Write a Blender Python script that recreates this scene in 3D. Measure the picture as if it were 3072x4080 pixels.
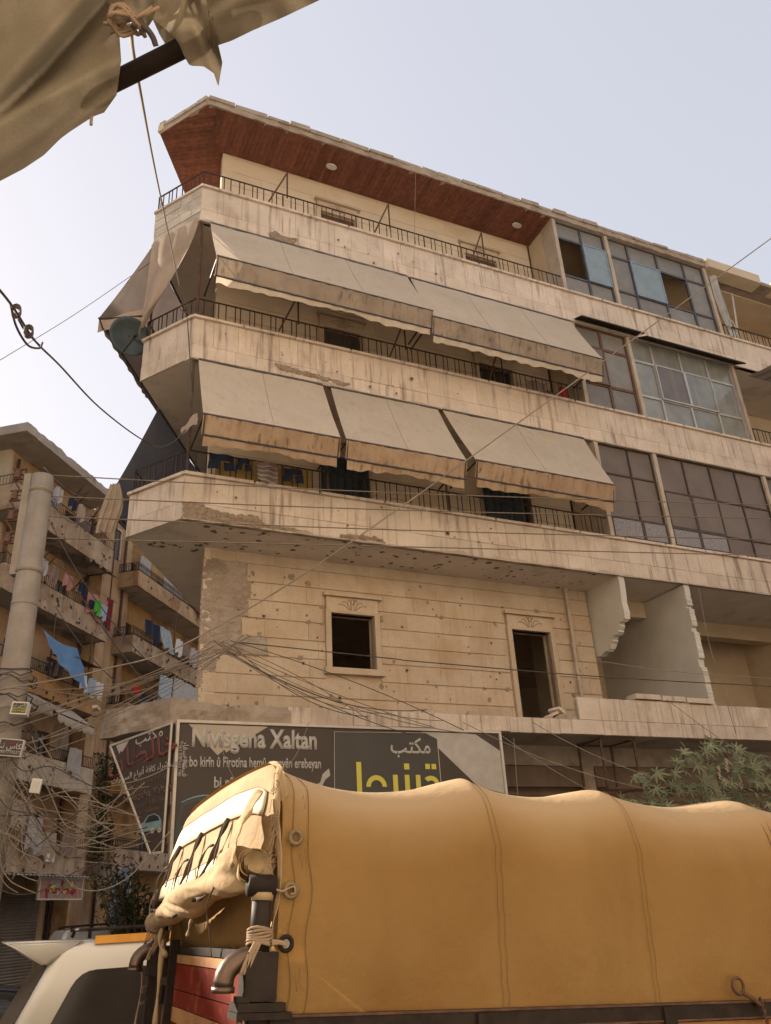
import bpy, bmesh, math, random
from mathutils import Vector, Matrix, noise as mnoise
R = math.radians
rnd = random.Random(7)
SC = bpy.context.scene
COL = SC.collection
for o in list(bpy.data.objects): bpy.data.objects.remove(o)

# ------------------------------------------------------------------ camera
PITCH, ROLL = R(25.78), R(3.38)
CAMP = Vector((0, 0, 1.75))
_F = Vector((0, math.cos(PITCH), math.sin(PITCH)))
_U0 = Vector((0, -math.sin(PITCH), math.cos(PITCH)))
_R0 = Vector((1, 0, 0))
_Rt = _R0*math.cos(ROLL) - _U0*math.sin(ROLL)
_Up = _R0*math.sin(ROLL) + _U0*math.cos(ROLL)
cd = bpy.data.cameras.new('camera'); cam = bpy.data.objects.new('camera', cd); COL.objects.link(cam)
cd.sensor_fit = 'VERTICAL'; cd.sensor_height = 36.0; cd.lens = 36.0*3283/4080
cd.clip_start = 0.05; cd.clip_end = 2000
m3 = Matrix((_Rt, _Up, -_F)).transposed()
cam.matrix_world = Matrix.Translation(CAMP) @ m3.to_4x4()
SC.camera = cam

# ------------------------------------------------------------------ sky, sun, exposure
SUN_EL = 25.0
SUN_H = Vector((-.88, .475, 0)).normalized()
SUN_DIR = Vector((SUN_H.x*math.cos(R(SUN_EL)), SUN_H.y*math.cos(R(SUN_EL)), math.sin(R(SUN_EL))))
world = bpy.data.worlds.new("World"); SC.world = world; world.use_nodes = True
wn = world.node_tree.nodes; wl = world.node_tree.links
bg = wn['Background']
sky = wn.new('ShaderNodeTexSky'); sky.sky_type = 'NISHITA'; sky.sun_disc = False
sky.sun_elevation = R(SUN_EL); sky.sun_rotation = math.atan2(SUN_H.x, SUN_H.y)
sky.air_density = 1.2; sky.dust_density = 4.0; sky.ozone_density = 1.0; sky.altitude = 400
tint = wn.new('ShaderNodeMix'); tint.data_type = 'RGBA'; tint.blend_type = 'MULTIPLY'
tint.inputs[0].default_value = 1.0; tint.inputs[7].default_value = (1.0, .965, 1.0, 1)
gm = wn.new('ShaderNodeGamma'); gm.inputs[1].default_value = .28
hs = wn.new('ShaderNodeHueSaturation'); hs.inputs['Saturation'].default_value = .75
wl.new(sky.outputs[0], gm.inputs[0]); wl.new(gm.outputs[0], hs.inputs['Color']); wl.new(hs.outputs[0], tint.inputs[6]); wl.new(tint.outputs[2], bg.inputs[0])
bg.inputs[1].default_value = 0.128
sd = bpy.data.lights.new('sun', 'SUN'); so = bpy.data.objects.new('sun', sd); COL.objects.link(so)
sd.energy = 3.0; sd.angle = R(.55); sd.color = (1.0, .865, .70)
so.rotation_euler = (-SUN_DIR).to_track_quat('-Z', 'Y').to_euler(); so.location = (-30, 20, 40)
vs = SC.view_settings; vs.view_transform = 'Standard'; vs.look = 'None'; vs.exposure = 2.25; vs.gamma = 1.0
try: vs.use_curve_mapping = False
except Exception: pass
SC.cycles.max_bounces = 9; SC.cycles.diffuse_bounces = 7; SC.cycles.transparent_max_bounces = 6

# ------------------------------------------------------------------ materials
MATS = {}
def mat(name, col, col2=None, scale=3.0, rough=.85, bump=0.0, bscale=40.0, streak=None, sk=.5, rand=0.0,
        metal=0.0, trans=0.0, tcol=None, blot=None, bs=1.2, bk=.5, spec=.25, alpha=1.0, sscale=(9, 9, .7), dust=None, fine=0.0):
    if name in MATS: return MATS[name]
    m = bpy.data.materials.new(name); m.use_nodes = True; MATS[name] = m
    nt = m.node_tree; N = nt.nodes; L = nt.links; p = N['Principled BSDF']; out = N['Material Output']
    geo = N.new('ShaderNodeNewGeometry')
    def rgb(c): return (c[0], c[1], c[2], 1)
    def mixc(fac, a, b):
        x = N.new('ShaderNodeMix'); x.data_type = 'RGBA'
        if isinstance(fac, float): x.inputs[0].default_value = fac
        else: L.new(fac, x.inputs[0])
        if isinstance(a, tuple): x.inputs[6].default_value = rgb(a)
        else: L.new(a, x.inputs[6])
        if isinstance(b, tuple): x.inputs[7].default_value = rgb(b)
        else: L.new(b, x.inputs[7])
        return x.outputs[2]
    def nz(sc, det=5.0, vec=None, rg=.6):
        n = N.new('ShaderNodeTexNoise'); n.inputs['Scale'].default_value = sc; n.inputs['Detail'].default_value = det
        n.inputs['Roughness'].default_value = rg; L.new(vec or geo.outputs['Position'], n.inputs['Vector']); return n.outputs[0]
    def ramp(src, a, b):
        r = N.new('ShaderNodeMapRange'); r.inputs[1].default_value = a; r.inputs[2].default_value = b
        r.interpolation_type = 'SMOOTHSTEP'; L.new(src, r.inputs[0]); return r.outputs[0]
    c = col
    if col2: c = mixc(ramp(nz(scale), .3, .7), col, col2)
    if blot: c = mixc(mulf(N, L, ramp(nz(bs, 6.0), .52, .68), bk), c, blot)
    if streak:
        mp = N.new('ShaderNodeMapping'); mp.inputs['Scale'].default_value = sscale; L.new(geo.outputs['Position'], mp.inputs[0])
        s = ramp(nz(1.0, 4.0, mp.outputs[0]), .5, .72)
        mm = N.new('ShaderNodeMath'); mm.operation = 'MULTIPLY'; L.new(s, mm.inputs[0]); L.new(ramp(nz(.8, 2.0), .28, .56), mm.inputs[1])
        c = mixc(mulf(N, L, mm.outputs[0], sk), c, streak)
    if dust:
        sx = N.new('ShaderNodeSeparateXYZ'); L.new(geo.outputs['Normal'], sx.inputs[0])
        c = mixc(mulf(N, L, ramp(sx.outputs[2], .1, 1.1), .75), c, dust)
    if fine: c = mixc(mulf(N, L, ramp(nz(fine, 3.0), .45, .75), .35), c, tuple(q*.55 for q in col))
    if rand:
        oi = N.new('ShaderNodeObjectInfo'); mr = N.new('ShaderNodeMapRange')
        mr.inputs[3].default_value = 1-rand; mr.inputs[4].default_value = 1+rand; L.new(oi.outputs['Random'], mr.inputs[0])
        hs = N.new('ShaderNodeHueSaturation'); L.new(mr.outputs[0], hs.inputs['Value'])
        if isinstance(c, tuple): hs.inputs['Color'].default_value = rgb(c)
        else: L.new(c, hs.inputs['Color'])
        c = hs.outputs[0]
    if isinstance(c, tuple): p.inputs['Base Color'].default_value = rgb(c)
    else: L.new(c, p.inputs['Base Color'])
    p.inputs['Roughness'].default_value = rough; p.inputs['Metallic'].default_value = metal
    p.inputs['Specular IOR Level'].default_value = spec; p.inputs['Alpha'].default_value = alpha
    if bump:
        b = N.new('ShaderNodeBump'); b.inputs['Strength'].default_value = bump; b.inputs['Distance'].default_value = .02
        L.new(nz(bscale, 6.0), b.inputs['Height']); L.new(b.outputs[0], p.inputs['Normal'])
    if trans:
        t = N.new('ShaderNodeBsdfTranslucent')
        if tcol: t.inputs[0].default_value = rgb(tcol)
        elif isinstance(c, tuple): t.inputs[0].default_value = rgb(c)
        else: L.new(c, t.inputs[0])
        mx = N.new('ShaderNodeMixShader'); mx.inputs[0].default_value = trans
        L.new(p.outputs[0], mx.inputs[1]); L.new(t.outputs[0], mx.inputs[2]); L.new(mx.outputs[0], out.inputs[0])
    return m
def mulf(N, L, src, k):
    x = N.new('ShaderNodeMath'); x.operation = 'MULTIPLY'; L.new(src, x.inputs[0]); x.inputs[1].default_value = k; return x.outputs[0]

STONE = mat('limestone_panel', (.56, .465, .38), (.48, .39, .31), 2.2, bump=.4, bscale=22, streak=(.25, .185, .14), sk=1.0, rand=.07, fine=38.0, blot=(.36, .27, .20), bs=1.7, bk=.5)
STONEW = mat('limestone_wall', (.47, .37, .27), (.41, .305, .205), 1.6, bump=.3, bscale=25, rand=.05, fine=30.0, blot=(.35, .22, .12), bs=.7, bk=.55, streak=(.33, .22, .13), sk=.35)
STONEF = mat('cream_wall', (.53, .43, .315), (.47, .37, .26), 1.4, bump=.2, bscale=18, rand=.04, blot=(.40, .28, .16), bs=.8, bk=.4)
CONC = mat('weathered_concrete', (.34, .275, .215), (.26, .20, .15), 3.0, bump=.8, bscale=14, blot=(.17, .12, .085), bs=2.2, bk=.6)
CONCL = mat('light_concrete', (.42, .345, .27), (.34, .27, .20), 2.2, bump=.5, bscale=18, streak=(.2, .145, .1), sk=.5)
SOFF = mat('grey_soffit_paint', (.60, .52, .44), (.54, .465, .39), 1.5, bump=.15, bscale=12, blot=(.24, .19, .15), bs=1.6, bk=.35)
CREAM = mat('cream_plaster', (.50, .40, .28), (.44, .33, .22), 1.2, bump=.2, bscale=15)
TILEW = mat('white_tile_wall', (.50, .46, .40), (.43, .39, .33), 1.5, rough=.5, bump=.1, rand=.04)
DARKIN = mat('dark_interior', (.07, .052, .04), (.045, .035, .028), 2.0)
WOODS = mat('brown_wood_soffit', (.19, .073, .047), (.12, .045, .03), 9.0, rough=.55, bump=.25, bscale=60, rand=.18)
IRON = mat('dark_iron', (.035, .026, .022), (.06, .04, .03), 12, rough=.6, metal=.3)
IRONB = mat('blue_black_iron', (.03, .035, .045), (.04, .045, .055), 9, rough=.55)
RUST = mat('rusty_iron', (.12, .06, .035), (.06, .035, .025), 14, rough=.8, bump=.4)
ALU = mat('aluminium_frame', (.42, .40, .38), (.33, .31, .29), 6, rough=.45, metal=.4)
FDARK = mat('dark_window_frame', (.075, .07, .075), (.05, .045, .05), 8, rough=.5)
FBLUE = mat('pale_blue_frame', (.22, .29, .36), (.16, .21, .27), 8, rough=.5)
FBRN = mat('brown_window_frame', (.13, .065, .04), (.09, .045, .03), 8, rough=.55)
FBRD = mat('dark_brown_frame', (.06, .042, .034), (.045, .032, .026), 8, rough=.6)
G4 = mat('dusty_grey_glass', (.19, .175, .155), (.14, .128, .112), 3.0, rough=.35, spec=.25, rand=.10, blot=(.22, .20, .18), bs=3, bk=.4)
G4B = mat('dusty_blue_glass', (.19, .235, .255), (.15, .19, .21), 3.0, rough=.3, spec=.5, rand=.08)
G3 = mat('pale_curtained_glass', (.23, .23, .205), (.16, .165, .15), 2.2, rough=.12, spec=.5, rand=.16, streak=(.30, .27, .22), sk=.5, sscale=(5, 5, .15))
G3D = mat('brown_curtained_glass', (.12, .095, .08), (.085, .07, .06), 2.2, rough=.2, spec=.5, streak=(.17, .12, .09), sk=.7, sscale=(7, 7, .15))
G2 = mat('brown_tinted_glass', (.15, .118, .10), (.125, .098, .085), 2.0, rough=.5, spec=.15, rand=.08)
G2F = mat('frosted_mauve_glass', (.22, .20, .20), (.13, .115, .115), 26.0, rough=.4, spec=.4)
GLASSD = mat('dark_window_glass', (.03, .025, .021), (.04, .033, .028), 2, rough=.1, spec=.2)
CLOTH = mat('beige_awning_canvas', (.565, .475, .375), (.51, .425, .33), 1.3, rough=.9, bump=.12, bscale=9, trans=.28, streak=(.38, .31, .24), sk=.45, fine=60.0, rand=.05)
CLOTHS = mat('rust_stained_valance', (.36, .255, .165), (.27, .175, .105), 2.5, rough=.9, streak=(.13, .075, .04), sk=.9, sscale=(14, 14, .6), trans=.1, rand=.06)
CLOTHG = mat('soiled_grey_valance', (.30, .235, .175), (.22, .165, .12), 2.5, rough=.9, streak=(.10, .07, .045), sk=.85, sscale=(12, 12, .6), trans=.1)
CLOTHD = mat('dark_grey_tarpaulin', (.17, .17, .19), (.14, .14, .158), 1.5, rough=.9, trans=.2)
CLOTHB = mat('mauve_brown_tarpaulin', (.27, .225, .205), (.225, .185, .165), 1.5, rough=.9, trans=.13)
CLOTHT = mat('tan_curtain_canvas', (.40, .31, .235), (.33, .25, .185), 1.6, rough=.9, trans=.15, blot=(.27, .20, .14), bs=2, bk=.5)
NEART = mat('grey_beige_tarpaulin', (.245, .20, .138), (.20, .16, .108), 2.0, rough=.9, bump=.12, bscale=30, trans=.14, fine=160.0)
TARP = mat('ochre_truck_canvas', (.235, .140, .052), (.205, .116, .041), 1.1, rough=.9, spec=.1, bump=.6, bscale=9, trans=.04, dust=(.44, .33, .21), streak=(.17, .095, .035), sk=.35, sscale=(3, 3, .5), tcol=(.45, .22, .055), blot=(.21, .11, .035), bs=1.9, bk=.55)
TARPE = mat('cream_flap_canvas', (.42, .305, .17), (.36, .25, .13), 2.5, rough=.85, fine=110.0, bump=.55, bscale=13, trans=.18, tcol=(.6, .40, .18))
TARPS = mat('bleached_canvas_strip', (.70, .62, .45), (.62, .53, .37), 3, rough=.85, trans=.15)
STITCH = mat('brown_stitching', (.15, .085, .035), (.12, .065, .028), 9)
ROPE = mat('frayed_rope', (.30, .215, .14), (.22, .15, .10), 20, rough=.95)
STRAP = mat('dark_strap', (.075, .05, .035), (.05, .033, .024), 20, rough=.9)
STEELD = mat('dark_painted_steel', (.016, .011, .009), (.03, .021, .016), 10, rough=.6, spec=.12)
PIPEB = mat('bronze_pipe', (.14, .095, .07), (.10, .068, .05), 15, rough=.38, metal=.75)
REDW = mat('red_painted_plank', (.15, .016, .008), (.10, .012, .006), 4, rough=.8, spec=.08, bump=.15, rand=.12, blot=(.30, .10, .05), bs=6, bk=.4)
OCHW = mat('ochre_painted_plank', (.34, .17, .06), (.26, .12, .045), 5, rough=.6, blot=(.2, .06, .03), bs=5, bk=.5)
WHITEC = mat('white_car_paint', (.62, .585, .52), rough=.28, spec=.5)
ORANGE = mat('orange_reflective_tape', (.70, .33, .06), (.62, .28, .05), 8, rough=.5)
BLKC = mat('black_car_paint', (.016, .016, .018), rough=.25, spec=.25)
GREYC = mat('grey_car_paint', (.045, .045, .048), rough=.3, spec=.25)
SILVC = mat('silver_car_paint', (.36, .35, .33), rough=.3, spec=.5, metal=.4)
RUB = mat('tyre_rubber', (.02, .02, .02), rough=.9)
LAMPR = mat('red_tail_lamp', (.35, .02, .015), rough=.2)
LAMPW = mat('clear_lamp', (.5, .5, .48), rough=.15)
POLEC = mat('pole_concrete', (.27, .228, .185), (.215, .178, .143), 3.5, bump=.4, bscale=30, streak=(.21, .165, .125), sk=.5, sscale=(10, 10, .4))
WIRE = mat('dusty_cable', (.20, .155, .115), (.15, .115, .085), 3, rough=.8)
WIRED = mat('dark_cable', (.05, .042, .038), (.08, .065, .055), 4, rough=.7)
WIREL = mat('pale_cable', (.25, .205, .155), (.18, .145, .11), 3, rough=.8)
LWALL = mat('left_block_render', (.38, .255, .145), (.28, .17, .09), .9, bump=.35, bscale=12, blot=(.22, .11, .05), bs=.55, bk=.8, streak=(.17, .10, .055), sk=.7, sscale=(4, 4, .35))
LWALLC = mat('left_block_cream', (.48, .39, .28), (.41, .32, .21), .8, bump=.2, bscale=12, streak=(.33, .25, .17), sk=.3, sscale=(4, 4, .35))
LBAND = mat('left_balcony_render', (.38, .28, .19), (.24, .16, .10), 1.1, bump=.5, bscale=10, blot=(.17, .11, .07), bs=.9, bk=.8, streak=(.15, .095, .06), sk=.7, sscale=(4, 4, .4))
LOCH = mat('left_ochre_render', (.37, .215, .085), (.27, .145, .055), .9, bump=.3, blot=(.17, .08, .03), bs=.7, bk=.8, streak=(.18, .10, .045), sk=.7, sscale=(4, 4, .35))
LSOFF = mat('left_soffit', (.34, .285, .235), (.26, .215, .175), 1.1, bump=.4, bscale=9, blot=(.12, .085, .065), bs=.9, bk=.6)
HOLES = mat('soffit_crater', (.20, .16, .125), (.12, .095, .075), 9, bump=.5)
HOLE = mat('crater_painted_shadow', (.055, .042, .032), (.035, .027, .021), 9, bump=.5)  # near-black colour paints the shadow inside craters onto flat discs
CRAT = mat('crater_broken_stone', (.28, .21, .15), (.20, .145, .10), 15, bump=.6)
ASPH = mat('dusty_asphalt', (.20, .17, .135), (.15, .128, .10), 3, bump=.3)
PAVE = mat('pavement_concrete', (.40, .35, .28), (.33, .28, .22), 2, bump=.3)
SHUT = mat('brown_roller_shutter', (.15, .10, .065), (.11, .072, .048), 2, rough=.6, streak=(.07, .05, .035), sk=.6)
SHUTL = mat('tan_roller_shutter', (.17, .135, .10), (.13, .10, .075), 2, rough=.6)
SIGND = mat('dark_brown_sign', (.055, .038, .03), (.05, .035, .028), 3, rough=.45)
SIGNG = mat('dark_grey_sign', (.055, .05, .042), (.05, .045, .038), 3, rough=.45)
SIGNW = mat('pale_sign_print', (.40, .365, .32), (.34, .305, .265), 5, rough=.6)
SIGNR = mat('dark_red_sign_print', (.15, .04, .03), (.12, .035, .028), 6, rough=.5)
SIGNM = mat('muted_sign_print', (.16, .10, .07), (.09, .06, .045), 6, rough=.5)
SIGNY = mat('yellow_sign_print', (.50, .43, .07), rough=.5)
SIGNT = mat('teal_sign_print', (.20, .30, .31), (.12, .19, .20), 5, rough=.5)
SIGNK = mat('black_sign_print', (.02, .02, .022), rough=.5)
FRAMEW = mat('white_sign_frame', (.50, .44, .37), (.42, .36, .30), 4, rough=.5)
LEAF = mat('castor_leaf', (.22, .235, .135), (.165, .18, .10), 4, rough=.55, trans=.25, rand=.25)
LEAF2 = mat('oleander_leaf', (.07, .075, .03), (.05, .055, .022), 4, rough=.5, trans=.2)
BARK = mat('bark', (.14, .10, .065), (.10, .07, .045), 9, bump=.5)
FBL = mat('blue_tarpaulin', (.13, .25, .42), (.09, .185, .33), 1.2, rough=.7, trans=.2)
def flat(n, c, t=.15): return mat(n, c, tuple(x*.8 for x in c), 5, rough=.9, trans=t)
FWHITE = flat('white_laundry', (.62, .60, .60)); FGREEN = flat('green_laundry', (.10, .42, .05)); FNAVY = flat('navy_laundry', (.02, .026, .045), .05)
FPINK = flat('faded_pink_cloth', (.42, .20, .17)); FMAR = flat('maroon_cloth', (.19, .03, .04)); FLBL = flat('pale_blue_laundry', (.36, .44, .50))
FSTR = flat('striped_brown_laundry', (.26, .18, .15)); FGRY = flat('grey_sheet', (.42, .40, .38)); FRED = flat('red_laundry', (.40, .03, .03))
DISHM = mat('dusty_teal_dish', (.06, .08, .085), (.045, .06, .065), 4, rough=.5)
PLW = mat('white_plastic', (.55, .52, .46), (.48, .44, .38), 4, rough=.4)
PLBL = mat('dark_blue_plastic', (.025, .04, .06), rough=.35)
BANNER = mat('blue_grey_banner', (.20, .215, .27), (.17, .185, .235), 2, rough=.7, trans=.2)
TIN = mat('rusty_corrugated_tin', (.22, .165, .115), (.15, .10, .065), 3, rough=.6, metal=.2, blot=(.10, .055, .03), bs=2.5, bk=.6)
TINW = mat('white_corrugated_tin', (.50, .49, .47), (.42, .41, .39), 3, rough=.5)
STRIPE_A = mat('striped_canvas', (.36, .31, .25), (.30, .25, .20), 2, rough=.9, trans=.15)
PRINT = mat('mixed_colour_print', (.30, .06, .04), (.22, .20, .13), 4.5, rough=.5, blot=(.30, .24, .18), bs=6, bk=.8)

# ------------------------------------------------------------------ mesh helpers
class MB:
    def __init__(s): s.v = []; s.f = []
    def quad(s, a, b, c, d):
        i = len(s.v); s.v += [tuple(a), tuple(b), tuple(c), tuple(d)]; s.f.append((i, i+1, i+2, i+3)); return s
    def poly(s, pts):
        i = len(s.v); s.v += [tuple(p) for p in pts]; s.f.append(tuple(range(i, i+len(pts)))); return s
    def box(s, x0, x1, y0, y1, z0, z1):
        i = len(s.v)
        s.v += [(x0, y0, z0), (x1, y0, z0), (x1, y1, z0), (x0, y1, z0), (x0, y0, z1), (x1, y0, z1), (x1, y1, z1), (x0, y1, z1)]
        s.f += [tuple(i+k for k in q) for q in ((0, 3, 2, 1), (4, 5, 6, 7), (0, 1, 5, 4), (1, 2, 6, 5), (2, 3, 7, 6), (3, 0, 4, 7))]; return s
    def prism(s, poly, z0, z1):
        n = len(poly); i = len(s.v)
        s.v += [(p[0], p[1], z0) for p in poly] + [(p[0], p[1], z1) for p in poly]
        s.f.append(tuple(i+k for k in reversed(range(n)))); s.f.append(tuple(i+n+k for k in range(n)))
        for k in range(n): s.f.append((i+k, i+(k+1) % n, i+n+(k+1) % n, i+n+k))
        return s
    def prismx(s, poly, x0, x1):          # polygon in (y,z), extruded along x
        n = len(poly); i = len(s.v)
        s.v += [(x0, p[0], p[1]) for p in poly] + [(x1, p[0], p[1]) for p in poly]
        s.f.append(tuple(i+k for k in reversed(range(n)))); s.f.append(tuple(i+n+k for k in range(n)))
        for k in range(n): s.f.append((i+k, i+(k+1) % n, i+n+(k+1) % n, i+n+k))
        return s
    def prismy(s, poly, y0, y1):          # polygon in (x,z), extruded along y
        n = len(poly); i = len(s.v)
        s.v += [(p[0], y0, p[1]) for p in poly] + [(p[0], y1, p[1]) for p in poly]
        s.f.append(tuple(i+k for k in reversed(range(n)))); s.f.append(tuple(i+n+k for k in range(n)))
        for k in range(n): s.f.append((i+k, i+(k+1) % n, i+n+(k+1) % n, i+n+k))
        return s
    def tube(s, pts, r, n=6, cap=True):
        pts = [Vector(p) for p in pts]; rs = r if isinstance(r, (list, tuple)) else [r]*len(pts)
        i0 = len(s.v); up = None
        for k, p in enumerate(pts):
            t = (pts[min(k+1, len(pts)-1)] - pts[max(k-1, 0)])
            t = t.normalized() if t.length > 1e-9 else Vector((0, 0, 1))
            if up is None: up = Vector((0, 0, 1)) if abs(t.z) < .9 else Vector((1, 0, 0))
            a = up - t*up.dot(t)
            if a.length < 1e-6: a = Vector((1, 0, 0)) - t*t.x
            a.normalize(); b = t.cross(a); up = a
            for q in range(n):
                w = 2*math.pi*q/n; s.v.append(tuple(p + (a*math.cos(w) + b*math.sin(w))*rs[k]))
        for k in range(len(pts)-1):
            for q in range(n):
                a0 = i0+k*n+q; a1 = i0+k*n+(q+1) % n; s.f.append((a0, a1, a1+n, a0+n))
        if cap:
            s.f.append(tuple(i0+q for q in reversed(range(n)))); e = i0+(len(pts)-1)*n; s.f.append(tuple(e+q for q in range(n)))
        return s
    def grid(s, nu, nv, fn):
        i0 = len(s.v)
        for j in range(nv+1):
            for i in range(nu+1): s.v.append(tuple(fn(i/nu, j/nv)))
        for j in range(nv):
            for i in range(nu):
                a = i0+j*(nu+1)+i; s.f.append((a, a+1, a+nu+2, a+nu+1))
        return s
    def disc(s, c, a, b, r, n=8, jit=.3):
        i = len(s.v); c = Vector(c); a = Vector(a); b = Vector(b)
        for q in range(n):
            w = 2*math.pi*q/n; rr = r*(1+rnd.uniform(-jit, jit)); s.v.append(tuple(c + a*math.cos(w)*rr + b*math.sin(w)*rr))
        s.f.append(tuple(range(i, i+n))); return s
    def mesh(s, name, smooth=False):
        me = bpy.data.meshes.new(name); me.from_pydata(s.v, [], s.f); me.update()
        if smooth: me.polygons.foreach_set('use_smooth', [True]*len(me.polygons))
        return me
    def build(s, name, m, parent=None, smooth=False, solid=0, label=None):
        o = bpy.data.objects.new(name, s.mesh(name, smooth)); COL.objects.link(o)
        o.data.materials.append(m)
        if parent: o.parent = parent
        if solid:
            md = o.modifiers.new('thickness', 'SOLIDIFY'); md.thickness = solid; md.offset = 0
        if label: o['label'] = label
        return o
def tag(o, label, cat, group=None):
    o['label'] = label; o['category'] = cat
    if group: o['group'] = group
    return o
def thing(name, label, cat, loc=(0, 0, 0), rot=(0, 0, 0), group=None):
    o = bpy.data.objects.new(name, None); COL.objects.link(o); o.location = loc; o.rotation_euler = rot; o.empty_display_size = .3
    return tag(o, label, cat, group)
def struct(o): o['kind'] = 'structure'; return o
_unit = None
def piece(name, m, parent, x0, x1, y0, y1, z0, z1, rot=None):
    """one stone or plank: a shared box mesh with eased edges on its -y face"""
    global _unit
    key = m.name
    if _unit is None: _unit = {}
    if key not in _unit:
        mb = MB(); e = .018; v = [(0, 1, 0), (1, 1, 0), (1, 1, 1), (0, 1, 1), (0, .25, 0), (1, .25, 0), (1, .25, 1), (0, .25, 1), (e, 0, e), (1-e, 0, e), (1-e, 0, 1-e), (e, 0, 1-e)]
        mb.v = v; mb.f = [(0, 3, 2, 1)[::-1]]
        for a, b in ((0, 4), (4, 8)):
            for k in range(4): mb.f.append((a+k, a+(k+1) % 4, b+(k+1) % 4, b+k))
        mb.f.append((8, 9, 10, 11))
        me = mb.mesh('stone_piece'); me.materials.append(m)
        bm = bmesh.new(); bm.from_mesh(me); bmesh.ops.recalc_face_normals(bm, faces=bm.faces); bm.to_mesh(me); bm.free()
        _unit[key] = me
    o = bpy.data.objects.new(name, _unit[key]); COL.objects.link(o); o.parent = parent
    if rot is None:
        o.location = (x0, y0, z0); o.scale = (x1-x0, y1-y0, z1-z0)
    else:                                  # rot = (origin xy, angle): x runs along the turned axis
        ox, oy, a = rot; ca, sa = math.cos(a), math.sin(a)
        o.location = (ox+ca*x0-sa*y0, oy+sa*x0+ca*y0, z0); o.scale = (x1-x0, y1-y0, z1-z0); o.rotation_euler = (0, 0, a)
    return o
def clip(poly, a, b, c):                   # keep a*x+b*y<=c
    out = []
    for i in range(len(poly)):
        p, q = poly[i], poly[(i+1) % len(poly)]; fp = a*p[0]+b*p[1]-c; fq = a*q[0]+b*q[1]-c
        if fp <= 0: out.append(p)
        if (fp < 0) != (fq < 0):
            t = fp/(fp-fq); out.append((p[0]+(q[0]-p[0])*t, p[1]+(q[1]-p[1])*t))
    return out
def wallholes(mb, x0, x1, z0, z1, y0, y1, holes):
    xs = sorted(set([x0, x1]+[h[k] for h in holes for k in (0, 1)])); zs = sorted(set([z0, z1]+[h[k] for h in holes for k in (2, 3)]))
    xs = [x for x in xs if x0 <= x <= x1]; zs = [z for z in zs if z0 <= z <= z1]
    def solid(i, j):
        if i < 0 or j < 0 or i >= len(xs)-1 or j >= len(zs)-1: return False
        cx, cz = (xs[i]+xs[i+1])/2, (zs[j]+zs[j+1])/2
        return not any(h[0] < cx < h[1] and h[2] < cz < h[3] for h in holes)
    for i in range(len(xs)-1):
        for j in range(len(zs)-1):
            if not solid(i, j): continue
            a, b, c, d = xs[i], xs[i+1], zs[j], zs[j+1]
            mb.quad((a, y0, c), (b, y0, c), (b, y0, d), (a, y0, d)); mb.quad((a, y1, d), (b, y1, d), (b, y1, c), (a, y1, c))
            if not solid(i-1, j): mb.quad((a, y0, c), (a, y0, d), (a, y1, d), (a, y1, c))
            if not solid(i+1, j): mb.quad((b, y0, d), (b, y0, c), (b, y1, c), (b, y1, d))
            if not solid(i, j-1): mb.quad((a, y0, c), (a, y1, c), (b, y1, c), (b, y0, c))
            if not solid(i, j+1): mb.quad((a, y0, d), (b, y0, d), (b, y1, d), (a, y1, d))
    return mb
def cat_rom(pts, n=8):
    P = [Vector(p) for p in pts]
    if len(P) < 3: return P
    P = [P[0]*2-P[1]] + P + [P[-1]*2-P[-2]]; out = []
    for k in range(1, len(P)-2):
        for i in range(n):
            t = i/n; a, b, c, d = P[k-1], P[k], P[k+1], P[k+2]
            out.append(((b*2) + (c-a)*t + (a*2-b*5+c*4-d)*t*t + (b*3-a-c*3+d)*t**3)*.5)
    out.append(P[-2]); return out
def sagline(a, b, sag, n=16):
    a = Vector(a); b = Vector(b); return [a.lerp(b, k/n) - Vector((0, 0, sag*4*(k/n)*(1-k/n))) for k in range(n+1)]
def nz(x, y=0, z=0): return mnoise.noise(Vector((x, y, z)))
# photograph ray helper (1666 x 2212 grid): a point of the place at world depth Y, on a plane parallel to the facade, or at height z
FPX = 3283/3072*1666
def ray(u, v): return _F + _Rt*((u-833)/FPX) - _Up*((v-1106)/FPX)
AZ = R(25.536); D_ = Vector((math.cos(AZ), math.sin(AZ), 0)); N_ = Vector((math.sin(AZ), -math.cos(AZ), 0))
def at(u, v, Y): w = ray(u, v); return CAMP + w*(Y/w.y)
def fp(u, v, D): w = ray(u, v); return CAMP + w*(-D/w.dot(N_))
def hz(u, v, z): w = ray(u, v); return CAMP + w*((z-CAMP.z)/w.z)
def st(s, D, z): return D_*s - N_*D + Vector((0, 0, z))

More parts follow.
